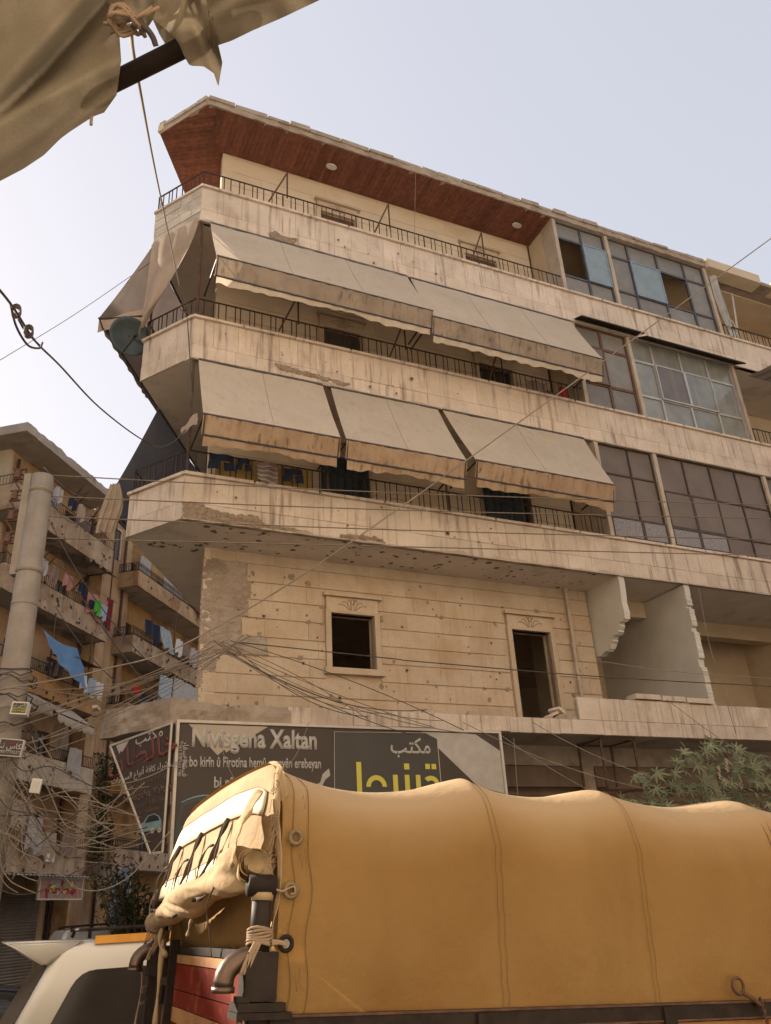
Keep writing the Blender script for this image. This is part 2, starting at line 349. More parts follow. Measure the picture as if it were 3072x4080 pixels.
def text(body, size, m, parent, loc, rot=(R(90), 0, 0), bold=.0, sx=1.0, align='CENTER', depth=.002, name='lettering', shear=0.0):
    c = bpy.data.curves.new('t', 'FONT'); c.body = body; c.size = size; c.align_x = align; c.offset = bold*size; c.extrude = 0; c.shear = shear
    c.resolution_u = 3
    t = bpy.data.objects.new('t', c); COL.objects.link(t)
    dg = bpy.context.evaluated_depsgraph_get(); me = bpy.data.meshes.new_from_object(t.evaluated_get(dg)); bpy.data.objects.remove(t); bpy.data.curves.remove(c)
    bm = bmesh.new(); bm.from_mesh(me)
    bmesh.ops.remove_doubles(bm, verts=bm.verts, dist=1e-6)
    seen = set(); k = 0
    for v in bm.verts:
        if v in seen: continue
        stack = [v]; seen.add(v)
        while stack:
            w = stack.pop(); w.co.z += k*.0004; w.co.x *= sx
            for e in w.link_edges:
                q = e.other_vert(w)
                if q not in seen: seen.add(q); stack.append(q)
        k = (k+1) % 5
    bm.to_mesh(me); bm.free(); me.name = name
    o = bpy.data.objects.new(name, me); COL.objects.link(o); me.materials.clear(); me.materials.append(m)
    o.parent = parent; o.location = loc; o.rotation_euler = rot
    md = o.modifiers.new('thickness', 'SOLIDIFY'); md.thickness = depth; md.offset = -1
    return o
# Arabic words as joined presentation forms, stored left to right
AR_MAKTAB = '\uFE90\uFE98\uFEDC\uFEE3'
AR_KHALTAN = '\uFEE5\uFE8E\uFEC4\uFEDF\uFE8E\uFEA7'
AR_LINE = '\uFE95\uFE8D\uFEAD\uFE8E\uFEF4\uFEB4\uFEDF\uFE8D \uFEC9\uFE8D\uFEEE\uFEE7\uFE83 \uFE94\uFED3\uFE8E\uFEDB \uFE80\uFE8D\uFEAE\uFEB7\uFEED \uFECA\uFEF4\uFE92\uFEDF'
AR_LINE2 = '\uFEDA\uFEF4\uFE91 \uFEE5\uFE8E\uFED4\uFEB4\uFEE3 \uFE93\uFEAD\uFE8D\uFEA9\uFE88\uFE91'
AR_BIKAS = '\uFE96\uFEE7 \uFEB1\uFE8E\uFEDC\uFEF4\uFE91'
AR_CELL = '\uFEAD\uFE8E\uFED4\uFEB3 \uFE94\uFEB8\uFEF4\uFED3'

# ================================================================== ground
def gz(s): return 0.0 if s < 1.2 else -.062*(s-1.2)
mb = MB()
ss = [-400, -60, 1.2, 20, 60, 400]
for a, b in zip(ss, ss[1:]):
    za, zb = gz(min(a, 60)), gz(min(b, 60))
    mb.quad(st(a, -400, za), st(b, -400, zb), st(b, 400, zb), st(a, 400, za))
struct(mb.build('road', ASPH))
mb = MB()
for a, b in ((3.2, 20), (20, 45)):
    za, zb = gz(a)+.13, gz(b)+.13
    mb.quad(st(a, 9.6, za), st(b, 9.6, zb), st(b, 13.2, zb), st(a, 13.2, za)); mb.quad(st(a, 9.6, za-.4), st(b, 9.6, zb-.4), st(b, 9.6, zb), st(a, 9.6, za))
mb.quad(st(3.2, 9.6, gz(3.2)-.3), st(3.2, 9.6, gz(3.2)+.13), st(3.2, 13.2, gz(3.2)+.13), st(3.2, 13.2, gz(3.2)-.3))
struct(mb.build('pavement', PAVE))

# ================================================================== main building
BL = st(2.15, 12, 0)
B = thing('apartment_building', 'damaged five storey corner apartment building clad in pale limestone with a chamfered left corner', 'building', BL, (0, 0, AZ))
XR = 21.0
LD = (.5, .866); LO = (-.866, .5)                    # left side runs along LD, faces LO
CH0, CH1 = (0.0, 0.0), (-.73, 1.05)
CHA = math.atan2(CH0[1]-CH1[1], CH0[0]-CH1[0])       # chamfer axis from CH1 to CH0
CHL = math.hypot(.73, 1.05)
LSA = math.atan2(-LD[1], -LD[0])
def lside(k, off=0): return (CH1[0]+LD[0]*k+LO[0]*off, CH1[1]+LD[1]*k+LO[1]*off)
LEN = 9.0
def footprint(inset=0.0, xr=XR):
    pf = [(xr, inset), (inset*.32, inset), (CH1[0]+inset*.95, CH1[1]+inset*.3), (lside(LEN)[0]+inset*.866, lside(LEN)[1]-inset*.5), (xr, lside(LEN)[1])]
    return pf
FLO = [(7.55, 8.38), (10.68, 11.60), (13.92, 14.84)]  # slab underside and parapet top of the three balcony storeys
OPX = [(2.88, 3.72), (6.64, 7.54)]

# floor slabs
for k, (zb, zt) in enumerate(FLO):
    MB().prism(footprint(.05), zb, zb+.22).build('floor_slab', SOFF, B)
# inner shell: back, right, left walls and the big walls of each storey
mb = MB(); fpz = footprint()
mb.box(.9+4.5, XR, 8.6, 8.8, -3, 17.1); mb.box(XR-.2, XR, 1.3, 8.6, -3, 17.1)
mb.build('rear_wall', CREAM, B)
a = (.6, 1.05); b = (.6+LD[0]*LEN, 1.05+LD[1]*LEN)
mb = MB(); mb.prism([a, b, (b[0]+.3, b[1]), (a[0]+.27, a[1]+.02)], -3, 17.1); mb.build('side_wall', STONEF, B)

def storey_wall(z0, z1, x0, x1, holes, backing=CREAM):
    return wallholes(MB(), x0, x1, z0, z1, 1.08, 1.28, holes).build('front_wall', backing, B)
def stones(parent, z0, h, n, x0f, x1, holes, m, w=(.7, 1.2), gap=.012, y=1.058, th=.03, name='wall_stone'):
    for r_ in range(n):
        za = z0+r_*h; zb = za+h-gap; x = x0f(r_) if callable(x0f) else x0f
        first = True
        while x < x1-.05:
            xe = min(x1, x+(rnd.uniform(*w) if not first else rnd.uniform(w[0]*.5, w[1]))); first = False
            if x1-xe < .2: xe = x1
            segs = [(x, xe-.0012)]
            for (ha, hb, hc, hd) in holes:
                if zb > hc+.02 and za < hd-.02:
                    ns = []
                    for (p, q) in segs:
                        if q <= ha or p >= hb: ns.append((p, q)); continue
                        if p < ha-.06: ns.append((p, ha))
                        if q > hb+.06: ns.append((hb, q))
                    segs = ns
            for (p, q) in segs:
                if q-p > .04: piece(name, m, parent, p, q, y+rnd.uniform(-.0015, .0015), y+th, za, zb)
            x = xe

# ---- storey walls
H1 = [(OPX[0][0], OPX[0][1], 5.56, 6.56), (OPX[1][0]-.01, OPX[1][1], 4.5, 6.56)]
w1 = storey_wall(4.4, 7.56, .62, 8.62, H1, STONEW)
left_edge = [.62, .66, .85, 1.72, 1.27, 1.38, 1.42, 1.34]
HF = [(h[0]-.1, h[1]+.1, h[2]-.1, h[3]+.36) for h in H1]
stones(w1, 4.72, .327, 8, lambda r_: left_edge[r_]+rnd.uniform(-.02, .02), 8.62, HF, STONEW, (.62, 1.05), .03)
stones(w1, 7.34, .19, 1, .62, 8.62, [], STONEW, (.6, 1.2), .008, name='cornice_stone')
for (zf, zt, nm) in ((7.77, 10.69, 2), (10.9, 13.93, 3), (14.14, 17.16, 4)):
    hh = [(x0, x1, zf, zf+ (2.02 if nm != 4 else 2.05)) for x0, x1 in OPX]
    wv = storey_wall(zf-.02, zt+.02, .62, 8.62, hh)
    stones(wv, zf+.1, .40, 7, .62, 8.62, [(h[0]-.1, h[1]+.1, h[2]-.2, h[3]+.36) for h in hh], STONEF, (1.0, 1.7), .007, name='wall_stone')
# exterior wall right of the bays, deep plane
# ---- window surrounds with carved lintels
def surround(x0, x1, z0, z1, door, parent, fm, pane, broken=False):
    s_ = MB(); y = 1.0
    s_.box(x0-.1, x0, y, 1.2, z0-(.0 if door else .1), z1); s_.box(x1, x1+.1, y, 1.2, z0-(.0 if door else .1), z1)
    if not door: s_.box(x0-.14, x1+.14, y-.04, 1.2, z0-.11, z0-.0)
    s_.box(x0-.1, x1+.1, y, 1.2, z1, z1+.05)
    w = s_.build('window_surround' if not door else 'door_surround', STONEW, parent)
    MB().box(x0-.08, x1+.08, y+.015, 1.08, z1+.052, z1+.30).build('lintel_panel', STONEW, w)
    MB().box(x0-.14, x1+.14, y-.05, 1.08, z1+.303, z1+.36).build('lintel_cornice', STONEW, w)
    cx = (x0+x1)/2; cz = z1+.07; o = MB()
    for sg in (-1, 1):
        for a_, b_, h_ in ((.02, .06, .20), (.04, .16, .16), (.06, .24, .10)):
            o.tube(cat_rom([(cx+sg*a_, y+.012, cz), (cx+sg*(a_+b_)*.5, y+.012, cz+h_*.75), (cx+sg*b_, y+.012, cz+h_), (cx+sg*(b_+.03), y+.012, cz+h_*.8)], 4), .007, 4)
    o.tube(cat_rom([(cx, y+.012, cz+.1), (cx-.03, y+.012, cz+.16), (cx, y+.012, cz+.21), (cx+.03, y+.012, cz+.16), (cx, y+.012, cz+.1)], 4), .007, 4)
    o.build('carved_flower', CRAT, w)
    if fm:
        f = MB(); t = .05; yf = 1.12
        for q in ((x0, x0+t, z0, z1), (x1-t, x1, z0, z1), (x0+t, x1-t, z1-t, z1), (x0+t, x1-t, z0, z0+t), ((x0+x1)/2-.03, (x0+x1)/2+.03, z0+t, z1-t)): f.box(q[0], q[1], yf, yf+.05, q[2], q[3])
        fo = f.build('frame', fm, w)
        if pane: MB().box(x0+t, x1-t, yf+.02, yf+.03, z0+t, z1-t).build('pane', pane, fo)
    return w
surround(OPX[0][0], OPX[0][1], 5.56, 6.56, False, w1, None, None)
surround(OPX[1][0], OPX[1][1], 4.62, 6.56, True, w1, None, None)
for zf in (7.77, 10.9):
    for x0, x1 in OPX: surround(x0, x1, zf, zf+2.0, True, B, FBRN, GLASSD)
for x0, x1 in OPX: surround(x0, x1, 14.14, 16.2, True, B, FBRN, REDW)
# rolled shutter louvres over the top floor windows, a dark screen over the middle ones
for x0, x1 in OPX:
    mb = MB()
    for k in range(7): mb.box(x0+.04, x1-.04, 1.07+.0, 1.10, 15.88+k*.045, 15.91+k*.045)
    mb.build('rolled_shutter', FBRN, B)
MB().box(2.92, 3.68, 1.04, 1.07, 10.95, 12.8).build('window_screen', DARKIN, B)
# ---- broken partitions and open rooms of the first floor
pp = [(.0, 7.56), (1.1, 7.56), (1.1, 6.12), (.95, 6.10), (.72, 6.22), (.5, 6.28), (.42, 6.42), (.28, 6.45), (.18, 6.6), (.06, 6.66), (.0, 6.62)]
def jag(pts, a0, a1, amp=.022, n=6):
    out = []
    for i in range(len(pts)):
        p_, q_ = pts[i], pts[(i+1) % len(pts)]; out.append(p_)
        if a0 <= i < a1:
            for k in range(1, n): t = k/n; out.append((p_[0]+(q_[0]-p_[0])*t+rnd.uniform(-amp, amp), p_[1]+(q_[1]-p_[1])*t+rnd.uniform(-amp, amp)))
    return out
pp = jag([(.0, 7.56), (1.1, 7.56), (1.1, 6.12), (.85, 6.17), (.60, 6.20), (.46, 6.40), (.30, 6.43), (.20, 6.62), (.03, 6.64)], 2, 9)
MB().prismx([(q[0]+.04, q[1]) for q in pp], 8.66, 8.80).build('broken_partition', TILEW, B, label='white partition broken off along its lower edge')
mb = MB(); zz = 5.1; pts = []
for k in range(90): pts.append((.03+.03*abs(nz(k*.13, 3))+rnd.uniform(0, .014)+(.055 if 26 < k < 33 or 52 < k < 57 or 70 < k < 73 else 0), 5.05+k*.0278))
pp = pts+[(3.3, 7.55), (3.3, 4.4), (.05, 4.4)]
MB().prismx(pp, 10.36, 10.50).build('broken_partition', TILEW, B, label='deep white tiled partition with ragged front edge')
MB().prismx([(.3, 7.55), (3.3, 7.55), (3.3, 4.4), (.3, 4.4)], 15.0, 15.15).build('partition', CREAM, B)
wallholes(MB(), 8.62, 15.0, 4.4, 7.57, 3.0, 3.18, [(8.7, 9.5, 4.4, 6.3), (11.6, 13.3, 4.4, 6.9)]).build('room_wall', CREAM, B)
MB().box(8.8, 10.36, 1.3, 1.5, 7.2, 7.56).box(10.5, 15, 2.0, 2.3, 7.2, 7.56).build('ceiling_beam', CREAM, B)
MB().box(8.45, 8.62, 1.282, 3.0, 4.4, 7.56).build('room_side_wall', CREAM, B)
mb = MB(); mb.grid(6, 8, lambda u, v: (8.9+u*.75, 2.6+.1*nz(u*3, v*3), 4.6+v*(1.35+.25*nz(u*4, 2)))); mb.build('broken_cupboard', FBRN, B, solid=.02)
# drain pipe
MB().tube([(8.05, .97, 7.54), (8.05, .97, 6.35), (8.03, .97, 6.3), (8.04, .97, 4.7)], .035, 8).tube([(8.05, .97, 7.54), (8.05, .97, 7.44)], .05, 8).tube([(8.04, .97, 6.38), (8.04, .97, 6.24)], .05, 8).tube([(8.04, .97, 5.55), (8.04, .97, 5.48)], .048, 8).build('drain_pipe', CONCL, B)

BLOCK = mat('bare_grey_block', (.44, .385, .32), (.37, .315, .25), 4, bump=.7, bscale=18, rand=.08, fine=30.0)
# ---- parapets: core, stone panels, coping, railing
def parapet(zb, zt, xr, stain, rows=2, x0=0.0, chamf=True):
    P = MB(); t = .10; zc = zt-.055
    P.box(x0+.03, xr, .035, .035+t, zb-.0, zc)
    if chamf:
        P.prism([(0.0, .04), (-.70, 1.05), (-.60, 1.09), (.07, .135)], zb+.001, zc-.001)
        c0 = lside(0, -.035); c1 = lside(LEN, -.035); P.prism([c0, c1, (c1[0]+.09, c1[1]-.05), (c0[0]+.1, c0[1]-.02)], zb+.002, zc-.002)
    o = P.build('parapet', STONE, B)
    zm = zb+.29
    x = x0
    while x < xr-.02:                                 # upper course
        w = rnd.uniform(.34, .46); xe = min(xr, x+w)
        piece('stone_panel', STONE, o, x+.0015, xe-.002, .018+rnd.uniform(-.004, .003), .036, zm+.003, zc-.002); x = xe
    x = x0; k = 0
    while x < xr-.02:                                 # lower course
        w = rnd.uniform(.6, 1.0); xe = min(xr, x+w); k += 1
        if not stain or rnd.random() > stain or x > 6:
            piece('stone_panel', STONE, o, x+.0015, xe-.002, .014+rnd.uniform(-.005, .004), .036, zb-.012+rnd.uniform(0, .015), zm-.003)
        x = xe
    x = x0-.03
    while x < xr-.02:
        xe = min(xr, x+rnd.uniform(.9, 1.3)); piece('coping_stone', STONE, o, x+.002, xe-.003, -.035, .20, zc, zt+rnd.uniform(-.004, .004)); x = xe
    if chamf and zt > 14:                              # rough block courses where the facing has gone
        rot = (CH1[0], CH1[1], CHA); hh = (zc-zb)/4
        for r_ in range(4):
            x = 0.0
            while x < CHL-.02:
                xe = min(CHL, x+rnd.uniform(.22, .42)) if r_ else CHL
                if CHL-xe < .1: xe = CHL
                piece('wall_block', BLOCK, o, x+.004, xe-.004, .012+rnd.uniform(-.008, .006), .036, zb+r_*hh+.004, zb+(r_+1)*hh-.004, rot); x = xe
        for k in range(2): piece('coping_stone', STONE, o, k*CHL/2+.002-(.02 if k == 0 else 0), (k+1)*CHL/2-.002, -.02, .16, zc, zt, rot)
    elif chamf:
        n = 3; w = CHL/n; rot = (CH1[0], CH1[1], CHA)
        for k in range(n):
            piece('stone_panel', STONE, o, k*w+.003, (k+1)*w-.003, .015, .036, zm+.004, zc-.002, rot); 
        piece('stone_panel', STONE, o, .005, CHL*.5-.004, 0.002, .036, zb-.008, zm-.006, rot); piece('stone_panel', STONE, o, CHL*.5+.004, CHL*.86, 0.002, .036, zb-.008, zm-.006, rot)
        for k in range(2): piece('coping_stone', STONE, o, k*CHL/2+.002-(.02 if k == 0 else 0), (k+1)*CHL/2-.002, -.035, .16, zc, zt, rot)
    return o
def rail(o, zt, x0, x1, h=.45, chamf=True, m=IRON, hole=None, dense=None):
    rb = MB(); y = .07; z0 = zt; z1 = zt+h
    def run(p, q, sp):
        L_ = math.hypot(q[0]-p[0], q[1]-p[1]); n = max(2, int(L_/sp)); k = 0
        rb.tube([(p[0], p[1], z1), (q[0], q[1], z1)], .016, 5); rb.tube([(p[0], p[1], z0+.04), (q[0], q[1], z0+.04)], .010, 4)
        for i in range(n+1):
            t = i/n
            if i % 8 in (2, 5, 7): t += .3/n
            if t > 1: continue
            x, yy = p[0]+(q[0]-p[0])*t, p[1]+(q[1]-p[1])*t
            rb.tube([(x, yy, z0), (x, yy, z1)], .011 if i % 12 else .016, 4, False)
    run((x0, y), (x1, y), .135)
    if chamf:
        run((-.66, 1.07), (.04, y), .12); c = lside(4, -.1); run((c[0], c[1]), (-.66, 1.07), .13)
    return rb.build('railing', m, o)
pars = []
for k, (zb, zt) in enumerate(FLO):
    o = parapet(zb, zt, XR, (.25, .12, 0)[k]); pars.append(o)
    rail(o, zt, .04, 8.66, m=(IRON, IRON, IRON)[k])
# awning struts standing on the top and middle parapets
for zt, xs in ((14.84, (1.78, 4.14, 6.54)), (11.60, (2.0, 4.3, 6.6))):
    for x in xs:
        MB().tube([(x, .08, zt+.4), (x, .08, zt+1.12)], .018, 5).tube([(x, .08, zt+1.12), (x-.42, .0, zt+.06)], .018, 5).build('awning_strut', RUST, B)
# broken-out patches where stone has fallen off the parapets
def ragged(name, pts, y, m, parent, th=.02):
    xs = [q[0] for q in pts]; zs = [q[1] for q in pts]; x0, x1, z0, z1 = min(xs)-.06, max(xs)+.06, min(zs)-.02, max(zs)+.05
    def inside(x, z):
        c = False; k = len(pts)-1
        for i in range(len(pts)):
            if (pts[i][1] > z) != (pts[k][1] > z) and x < (pts[k][0]-pts[i][0])*(z-pts[i][1])/(pts[k][1]-pts[i][1])+pts[i][0]: c = not c
            k = i
        return c
    n1 = max(6, int((x1-x0)/.022)); n2 = max(5, int((z1-z0)/.022)); mb = MB(); idx = {}
    def vert(i, j):
        if (i, j) not in idx:
            x = x0+(x1-x0)*i/n1+.008*nz(i*1.7, j*1.3); z = z0+(z1-z0)*j/n2+.008*nz(i*1.1, j*1.9, 4); idx[(i, j)] = len(mb.v)
            mb.v.append((x, y-.004+.028*nz(x*9, z*14, 2)+.014*nz(x*31, z*37), z))
        return idx[(i, j)]
    for i in range(n1):
        for j in range(n2):
            x = x0+(x1-x0)*(i+.5)/n1; z = z0+(z1-z0)*(j+.5)/n2
            if inside(x+.05*nz(x*12, z*12, 7), z+.04*nz(x*10, z*10, 9)): mb.f.append((vert(i, j), vert(i+1, j), vert(i+1, j+1), vert(i, j+1)))
    return mb.build(name, m, parent)
ragged('broken_patch', [(1.35, 14.04), (1.5, 14.13), (1.75, 14.08), (1.95, 14.10), (1.93, 13.93), (1.4, 13.93)], -.0, CRAT, pars[2])
ragged('broken_patch', [(1.5, 10.93), (2.2, 10.86), (3.0, 10.80), (2.9, 10.72), (1.6, 10.80)], -.0, CRAT, pars[1])
ragged('broken_patch', [(.0, 7.84), (.3, 7.82), (.5, 7.74), (.9, 7.72), (1.25, 7.74), (1.3, 7.62), (2.0, 7.60), (2.0, 7.54), (.0, 7.54)], -.002, CRAT, pars[0])
ragged('broken_patch', [(2.7, 7.62), (3.3, 7.66), (3.6, 7.58), (2.7, 7.55)], -.002, CRAT, pars[0])
colpts = [(.59, 4.62)]
for r_ in range(8): colpts += [(left_edge[r_], 4.72+r_*.327), (left_edge[r_], 4.72+(r_+1)*.327-.02)]
colpts += [(left_edge[-1], 7.35), (.59, 7.35)]
ragged('stripped_column', colpts, 1.05, CONC, w1)['label'] = 'bare concrete corner column stripped of its stone'
# chipped underside edges
for (zb, zt), o in zip(FLO, pars):
    mb = MB(); n = 150
    def prof(t, zb=zb): return zb-.005+max(0, nz(t*37, zb, 1)-.12)*.12
    mb.grid(n, 1, lambda u, v: (u*14, -.004+v*.0, (prof(u) if v else zb-.028+nz(u*60, zb)*.012)))
    mb.grid(n, 1, lambda u, v: (u*14, -.004+v*.06, zb-.028+nz(u*60, zb)*.012))
    mb.build('chipped_edge', CONCL, o)

# ---- bullet craters
def craters(name, n, fn, ax, ay, r0, r1, m, parent):
    mb = MB(); rim = MB(); nv = Vector(ax).cross(Vector(ay)); nv = nv.normalized()*(.0006 if name == 'bullet_craters' else 0)
    for _ in range(n):
        c = Vector(fn())-nv*rnd.random()*1.5; rr = rnd.uniform(r0, r1)*(.6+.8*rnd.random()); mb.disc(c-nv, ax, ay, rr, 8, .35); rim.disc(c+nv*rnd.random(), ax, ay, rr*1.5, 9, .4)
    if m is HOLE and parent is not B: rim.build('crater_rims', CRAT, parent)['kind'] = 'stuff'
    o = mb.build(name, m, parent); o['kind'] = 'stuff'; return o
def onwall():
    while True:
        x, z = rnd.uniform(.7, 8.5), rnd.uniform(4.8, 7.3)
        if not any(h[0]-.12 < x < h[1]+.12 and h[2]-.15 < z < h[3]+.4 for h in H1): return (x, z)
def w_(y): x, z = onwall(); return (x, y, z)
craters('bullet_craters', 110, lambda: (rnd.uniform(.1, 1)**1.4*8.3+.02, rnd.uniform(.12, 1.0), 7.546), (1, 0, 0), (0, -.8, 0), .02, .05, HOLES, B)
craters('bullet_craters', 20, lambda: (rnd.uniform(-.3, .55), rnd.uniform(.95, 1.3), 7.5455), (1, 0, 0), (0, -1, 0), .02, .05, HOLES, B)
craters('bullet_craters', 70, lambda: w_(1.0545), (1, 0, 0), (0, 0, 1), .015, .05, CRAT, w1)
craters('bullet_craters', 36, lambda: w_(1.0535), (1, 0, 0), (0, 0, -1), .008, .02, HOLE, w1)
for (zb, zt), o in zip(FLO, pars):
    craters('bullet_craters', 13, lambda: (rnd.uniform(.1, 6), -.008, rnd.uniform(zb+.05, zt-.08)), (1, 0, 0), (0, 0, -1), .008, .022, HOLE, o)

def roughband(path, z0f, z1f, th, step, amp, name, m, parent, seed=0):
    pts = []
    for (a, b) in zip(path, path[1:]):
        L2 = math.hypot(b[0]-a[0], b[1]-a[1]); n = max(1, int(L2/step)); nx, ny = (b[1]-a[1])/L2, -(b[0]-a[0])/L2
        for i in range(n): pts.append((a[0]+(b[0]-a[0])*i/n, a[1]+(b[1]-a[1])*i/n, nx, ny))
    pts.append((path[-1][0], path[-1][1], nx, ny)); mb = MB(); i0 = 0; R_ = 5
    for k, (x, y, nx, ny) in enumerate(pts):
        for q in range(R_+1):
            t = q/R_; z = z0f(x)+(z1f(x)-z0f(x))*t; w = amp*(nz(x*4+seed, y*4, z*7)+.5*nz(x*11, y*11+seed, z*15))
            zz = z+amp*.8*nz(x*6+y*6, q*3.1, seed+5) if q in (0, R_) else z
            mb.v.append((x+nx*w, y+ny*w, zz))
        mb.v.append((x-nx*th, y-ny*th, z1f(x))); mb.v.append((x-nx*th, y-ny*th, z0f(x)))
    W_ = R_+3
    for k in range(len(pts)-1):
        for q in range(W_): a = k*W_+q; b = k*W_+(q+1) % W_; mb.f.append((a, b, b+W_, a+W_))
    return mb.build(name, m, parent)
# ---- roof with wooden soffit and rough coping blocks
RZ = 17.16
ROOF = [(XR-2.2, -.02), (0.0, -.02), (-.78, 1.08), (lside(LEN)[0]-.05, lside(LEN)[1]), (XR-2.2, lside(LEN)[1])]
roof = MB().prism(ROOF, RZ, RZ+.12).build('roof', CONC, B)
roughband([(0.02, -.03), (13.7, -.03)], lambda x: RZ-.02, lambda x: RZ+.135, .2, .06, .028, 'rough_roof_edge', CONC, roof, 2)
roughband([(-.78, 1.07), (0.02, -.03)], lambda x: RZ-.02, lambda x: RZ+.135, .2, .06, .02, 'rough_roof_edge', CONCL, roof, 6)
x = .02
while x < 13.7:
    xe = min(13.7, x+rnd.uniform(.35, .75)); dz = rnd.uniform(-.02, .03)
    o = piece('coping_block', CONC, roof, x+.002, xe-.002, -.05+rnd.uniform(-.03, .02), .25, RZ+.122, RZ+.22+dz); o.rotation_euler = (rnd.uniform(-.05, .05), rnd.uniform(-.02, .02), rnd.uniform(-.03, .03)); x = xe
for x, xe in ((13.72, 15.75), (16.3, 18.6)): piece('coping_block', STONEF, roof, x, xe-.01, -.10, .3, RZ+.0-.04, RZ+.26)
L_ = math.hypot(.78, 1.10); rot = (-.78, 1.08, math.atan2(-1.10, .78)); x = .02
for x, xe, dz in ((.0, .16, .07), (.17, .42, .0), (.43, .75, .01), (.76, 1.05, .0), (1.06, 1.34, .02)): piece('coping_block', CONCL, roof, x, xe, -.03, .2, RZ+.122, RZ+.21+dz, rot)
piece('fascia_block', STONEF, roof, -.02, .14, -.04, .3, RZ+.0, RZ+.20, rot)
# soffit planks
soff = MB().box(.24, .30, .0, 1.04, RZ-.045, RZ-.028).build('soffit_trim', FBRN, B)
x = .30
while x < 8.66:
    xe = min(8.66, x+.105); mb = MB(); mb.box(x+.003, xe-.003, .0, 1.05, RZ-.024-rnd.uniform(0, .002), RZ-.004); mb.build('soffit_plank', WOODS, roof); x = xe
side = [(.24, .0), (.0, .0), (-.77, 1.08), lside(6, .03), lside(6, -1.12), (.6, 1.05)]
k0 = -1.0
while k0 < 6.2:
    poly = clip(clip(side, LD[0], LD[1], (CH1[0]*LD[0]+CH1[1]*LD[1])+k0+.102), -LD[0], -LD[1], -((CH1[0]*LD[0]+CH1[1]*LD[1])+k0))
    if len(poly) > 2: MB().prism(poly, RZ-.024-rnd.uniform(0, .002), RZ-.004).build('soffit_plank', WOODS, roof)
    k0 += .108
mb = MB(); mb.prism([(x_+.0, y_) for x_, y_ in [(-.79, 1.07), (-.76, 1.06), (.0, .0), (-.02, -.03)]], RZ-.035, RZ+.01); mb.build('soffit_edge', CONCL, roof)
for x, y in ((2.98, .52), (7.97, .52)):
    l = MB(); l.prism([(x+.13*math.cos(w*.5236)*(1.0), y+.075*math.sin(w*.5236)) for w in range(12)], RZ-.065, RZ-.025); lo_ = l.build('ceiling_lamp', PLW, B)
    MB().prism([(x+.15*math.cos(w*.5236), y+.09*math.sin(w*.5236)) for w in range(12)], RZ-.035, RZ-.026).build('lamp_rim', FDARK, lo_)

# ---- right hand bays: pillars, partitions and glazing
for x, w in ((8.72, .10), (10.34, .10), (13.70, .10)):
    for zb, zt in ((14.84, RZ-.0), (11.60, 13.92), (8.38, 10.68)):
        mb = MB(); n = 24
        def edge(v): return .012*nz(v*9, x, zt)
        mb.grid(1, n, lambda u, v: (x-w/2+u*w+edge(v), .02, zb+(zt-zb)*v)); mb.grid(1, n, lambda u, v: (x-w/2+edge(v), .5-u*.48, zb+(zt-zb)*v)); mb.grid(1, n, lambda u, v: (x+w/2+edge(v), .02+u*.48, zb+(zt-zb)*v))
        mb.build('pillar', CONCL, B)
MB().box(8.68, 8.78, .5, 1.08, 14.2, RZ-.03).box(8.68, 8.78, .5, 1.08, 10.9, 13.92).box(8.68, 8.78, .5, 1.08, 7.77, 10.68).build('balcony_partition', CREAM, B)
wallholes(MB(), 8.62, XR-.2, 7.7, 17.16, 1.75, 1.9, [(14.4, 15.2, 14.2, 16.2), (9.0, 9.9, 7.8, 9.8), (11, 12, 11, 13)]).build('bay_back_wall', CREAM, B)
MB().box(8.78, 18.6, .55, 1.75, RZ-.06, RZ-.02).build('bay_ceiling', CREAM, B)
def bay(x0, x1, z0, z1, xs, zs, fm, pane, th=.05, special=None, y=.08):
    """glazed bay: frame with mullions; xs/zs are the inner divisions"""
    f = MB(); X = [x0]+xs+[x1]; Z = [z0]+zs+[z1]
    for k, x in enumerate(X): f.box(x-th/2, x+th/2, y, y+.06, z0, z1)
    for z in Z:
        for a, b in zip(X, X[1:]): f.box(a+th/2, b-th/2, y+.004, y+.056, z-th/2, z+th/2)
    o = f.build('glazed_bay', fm, B)
    for i, (a, b) in enumerate(zip(X, X[1:])):
        for j, (c, d) in enumerate(zip(Z, Z[1:])):
            m_ = pane; yy = y+.03; sp = (special or {}).get((i, j))
            if sp == 'open': continue
            if sp is not None:
                m_, fr = sp; q = MB(); t = .035
                for bb in ((a, a+t, c, d), (b-t, b, c, d), (a+t, b-t, c, c+t), (a+t, b-t, d-t, d)): q.box(bb[0], bb[1], y-.035, y-.003, bb[2], bb[3])
                so_ = q.build('sliding_sash', fr, o); MB().box(a+t, b-t, y-.022, y-.016, c+t, d-t).build('pane', m_, so_); continue
            MB().box(a+th/2, b-th/2, yy, yy+.006, c+th/2, d-th/2).build('pane', m_, o)
    return o
# top storey
bay(8.80, 10.27, 14.87, 17.14, [9.55], [15.42, 16.62], FDARK, G4, .06, {(0, 1): 'open', (1, 1): (G4B, FBLUE)})
bay(10.42, 13.63, 14.87, 17.14, [11.05, 12.02, 12.95], [15.42, 16.55], FDARK, G4, .06, {(1, 1): (G4B, FBLUE), (2, 1): 'open'})
# middle storey
bay(8.80, 10.27, 11.63, 13.90, [9.52], [12.30, 13.35], FBRN, G4, .07, {(0, 1): (G2, FBRN)})
bay(10.42, 13.63, 11.63, 13.90, [11.05, 11.95, 12.82], [12.28, 13.28], ALU, G3, .06, {(1, 1): (G3D, ALU), (2, 1): (G3, ALU)})
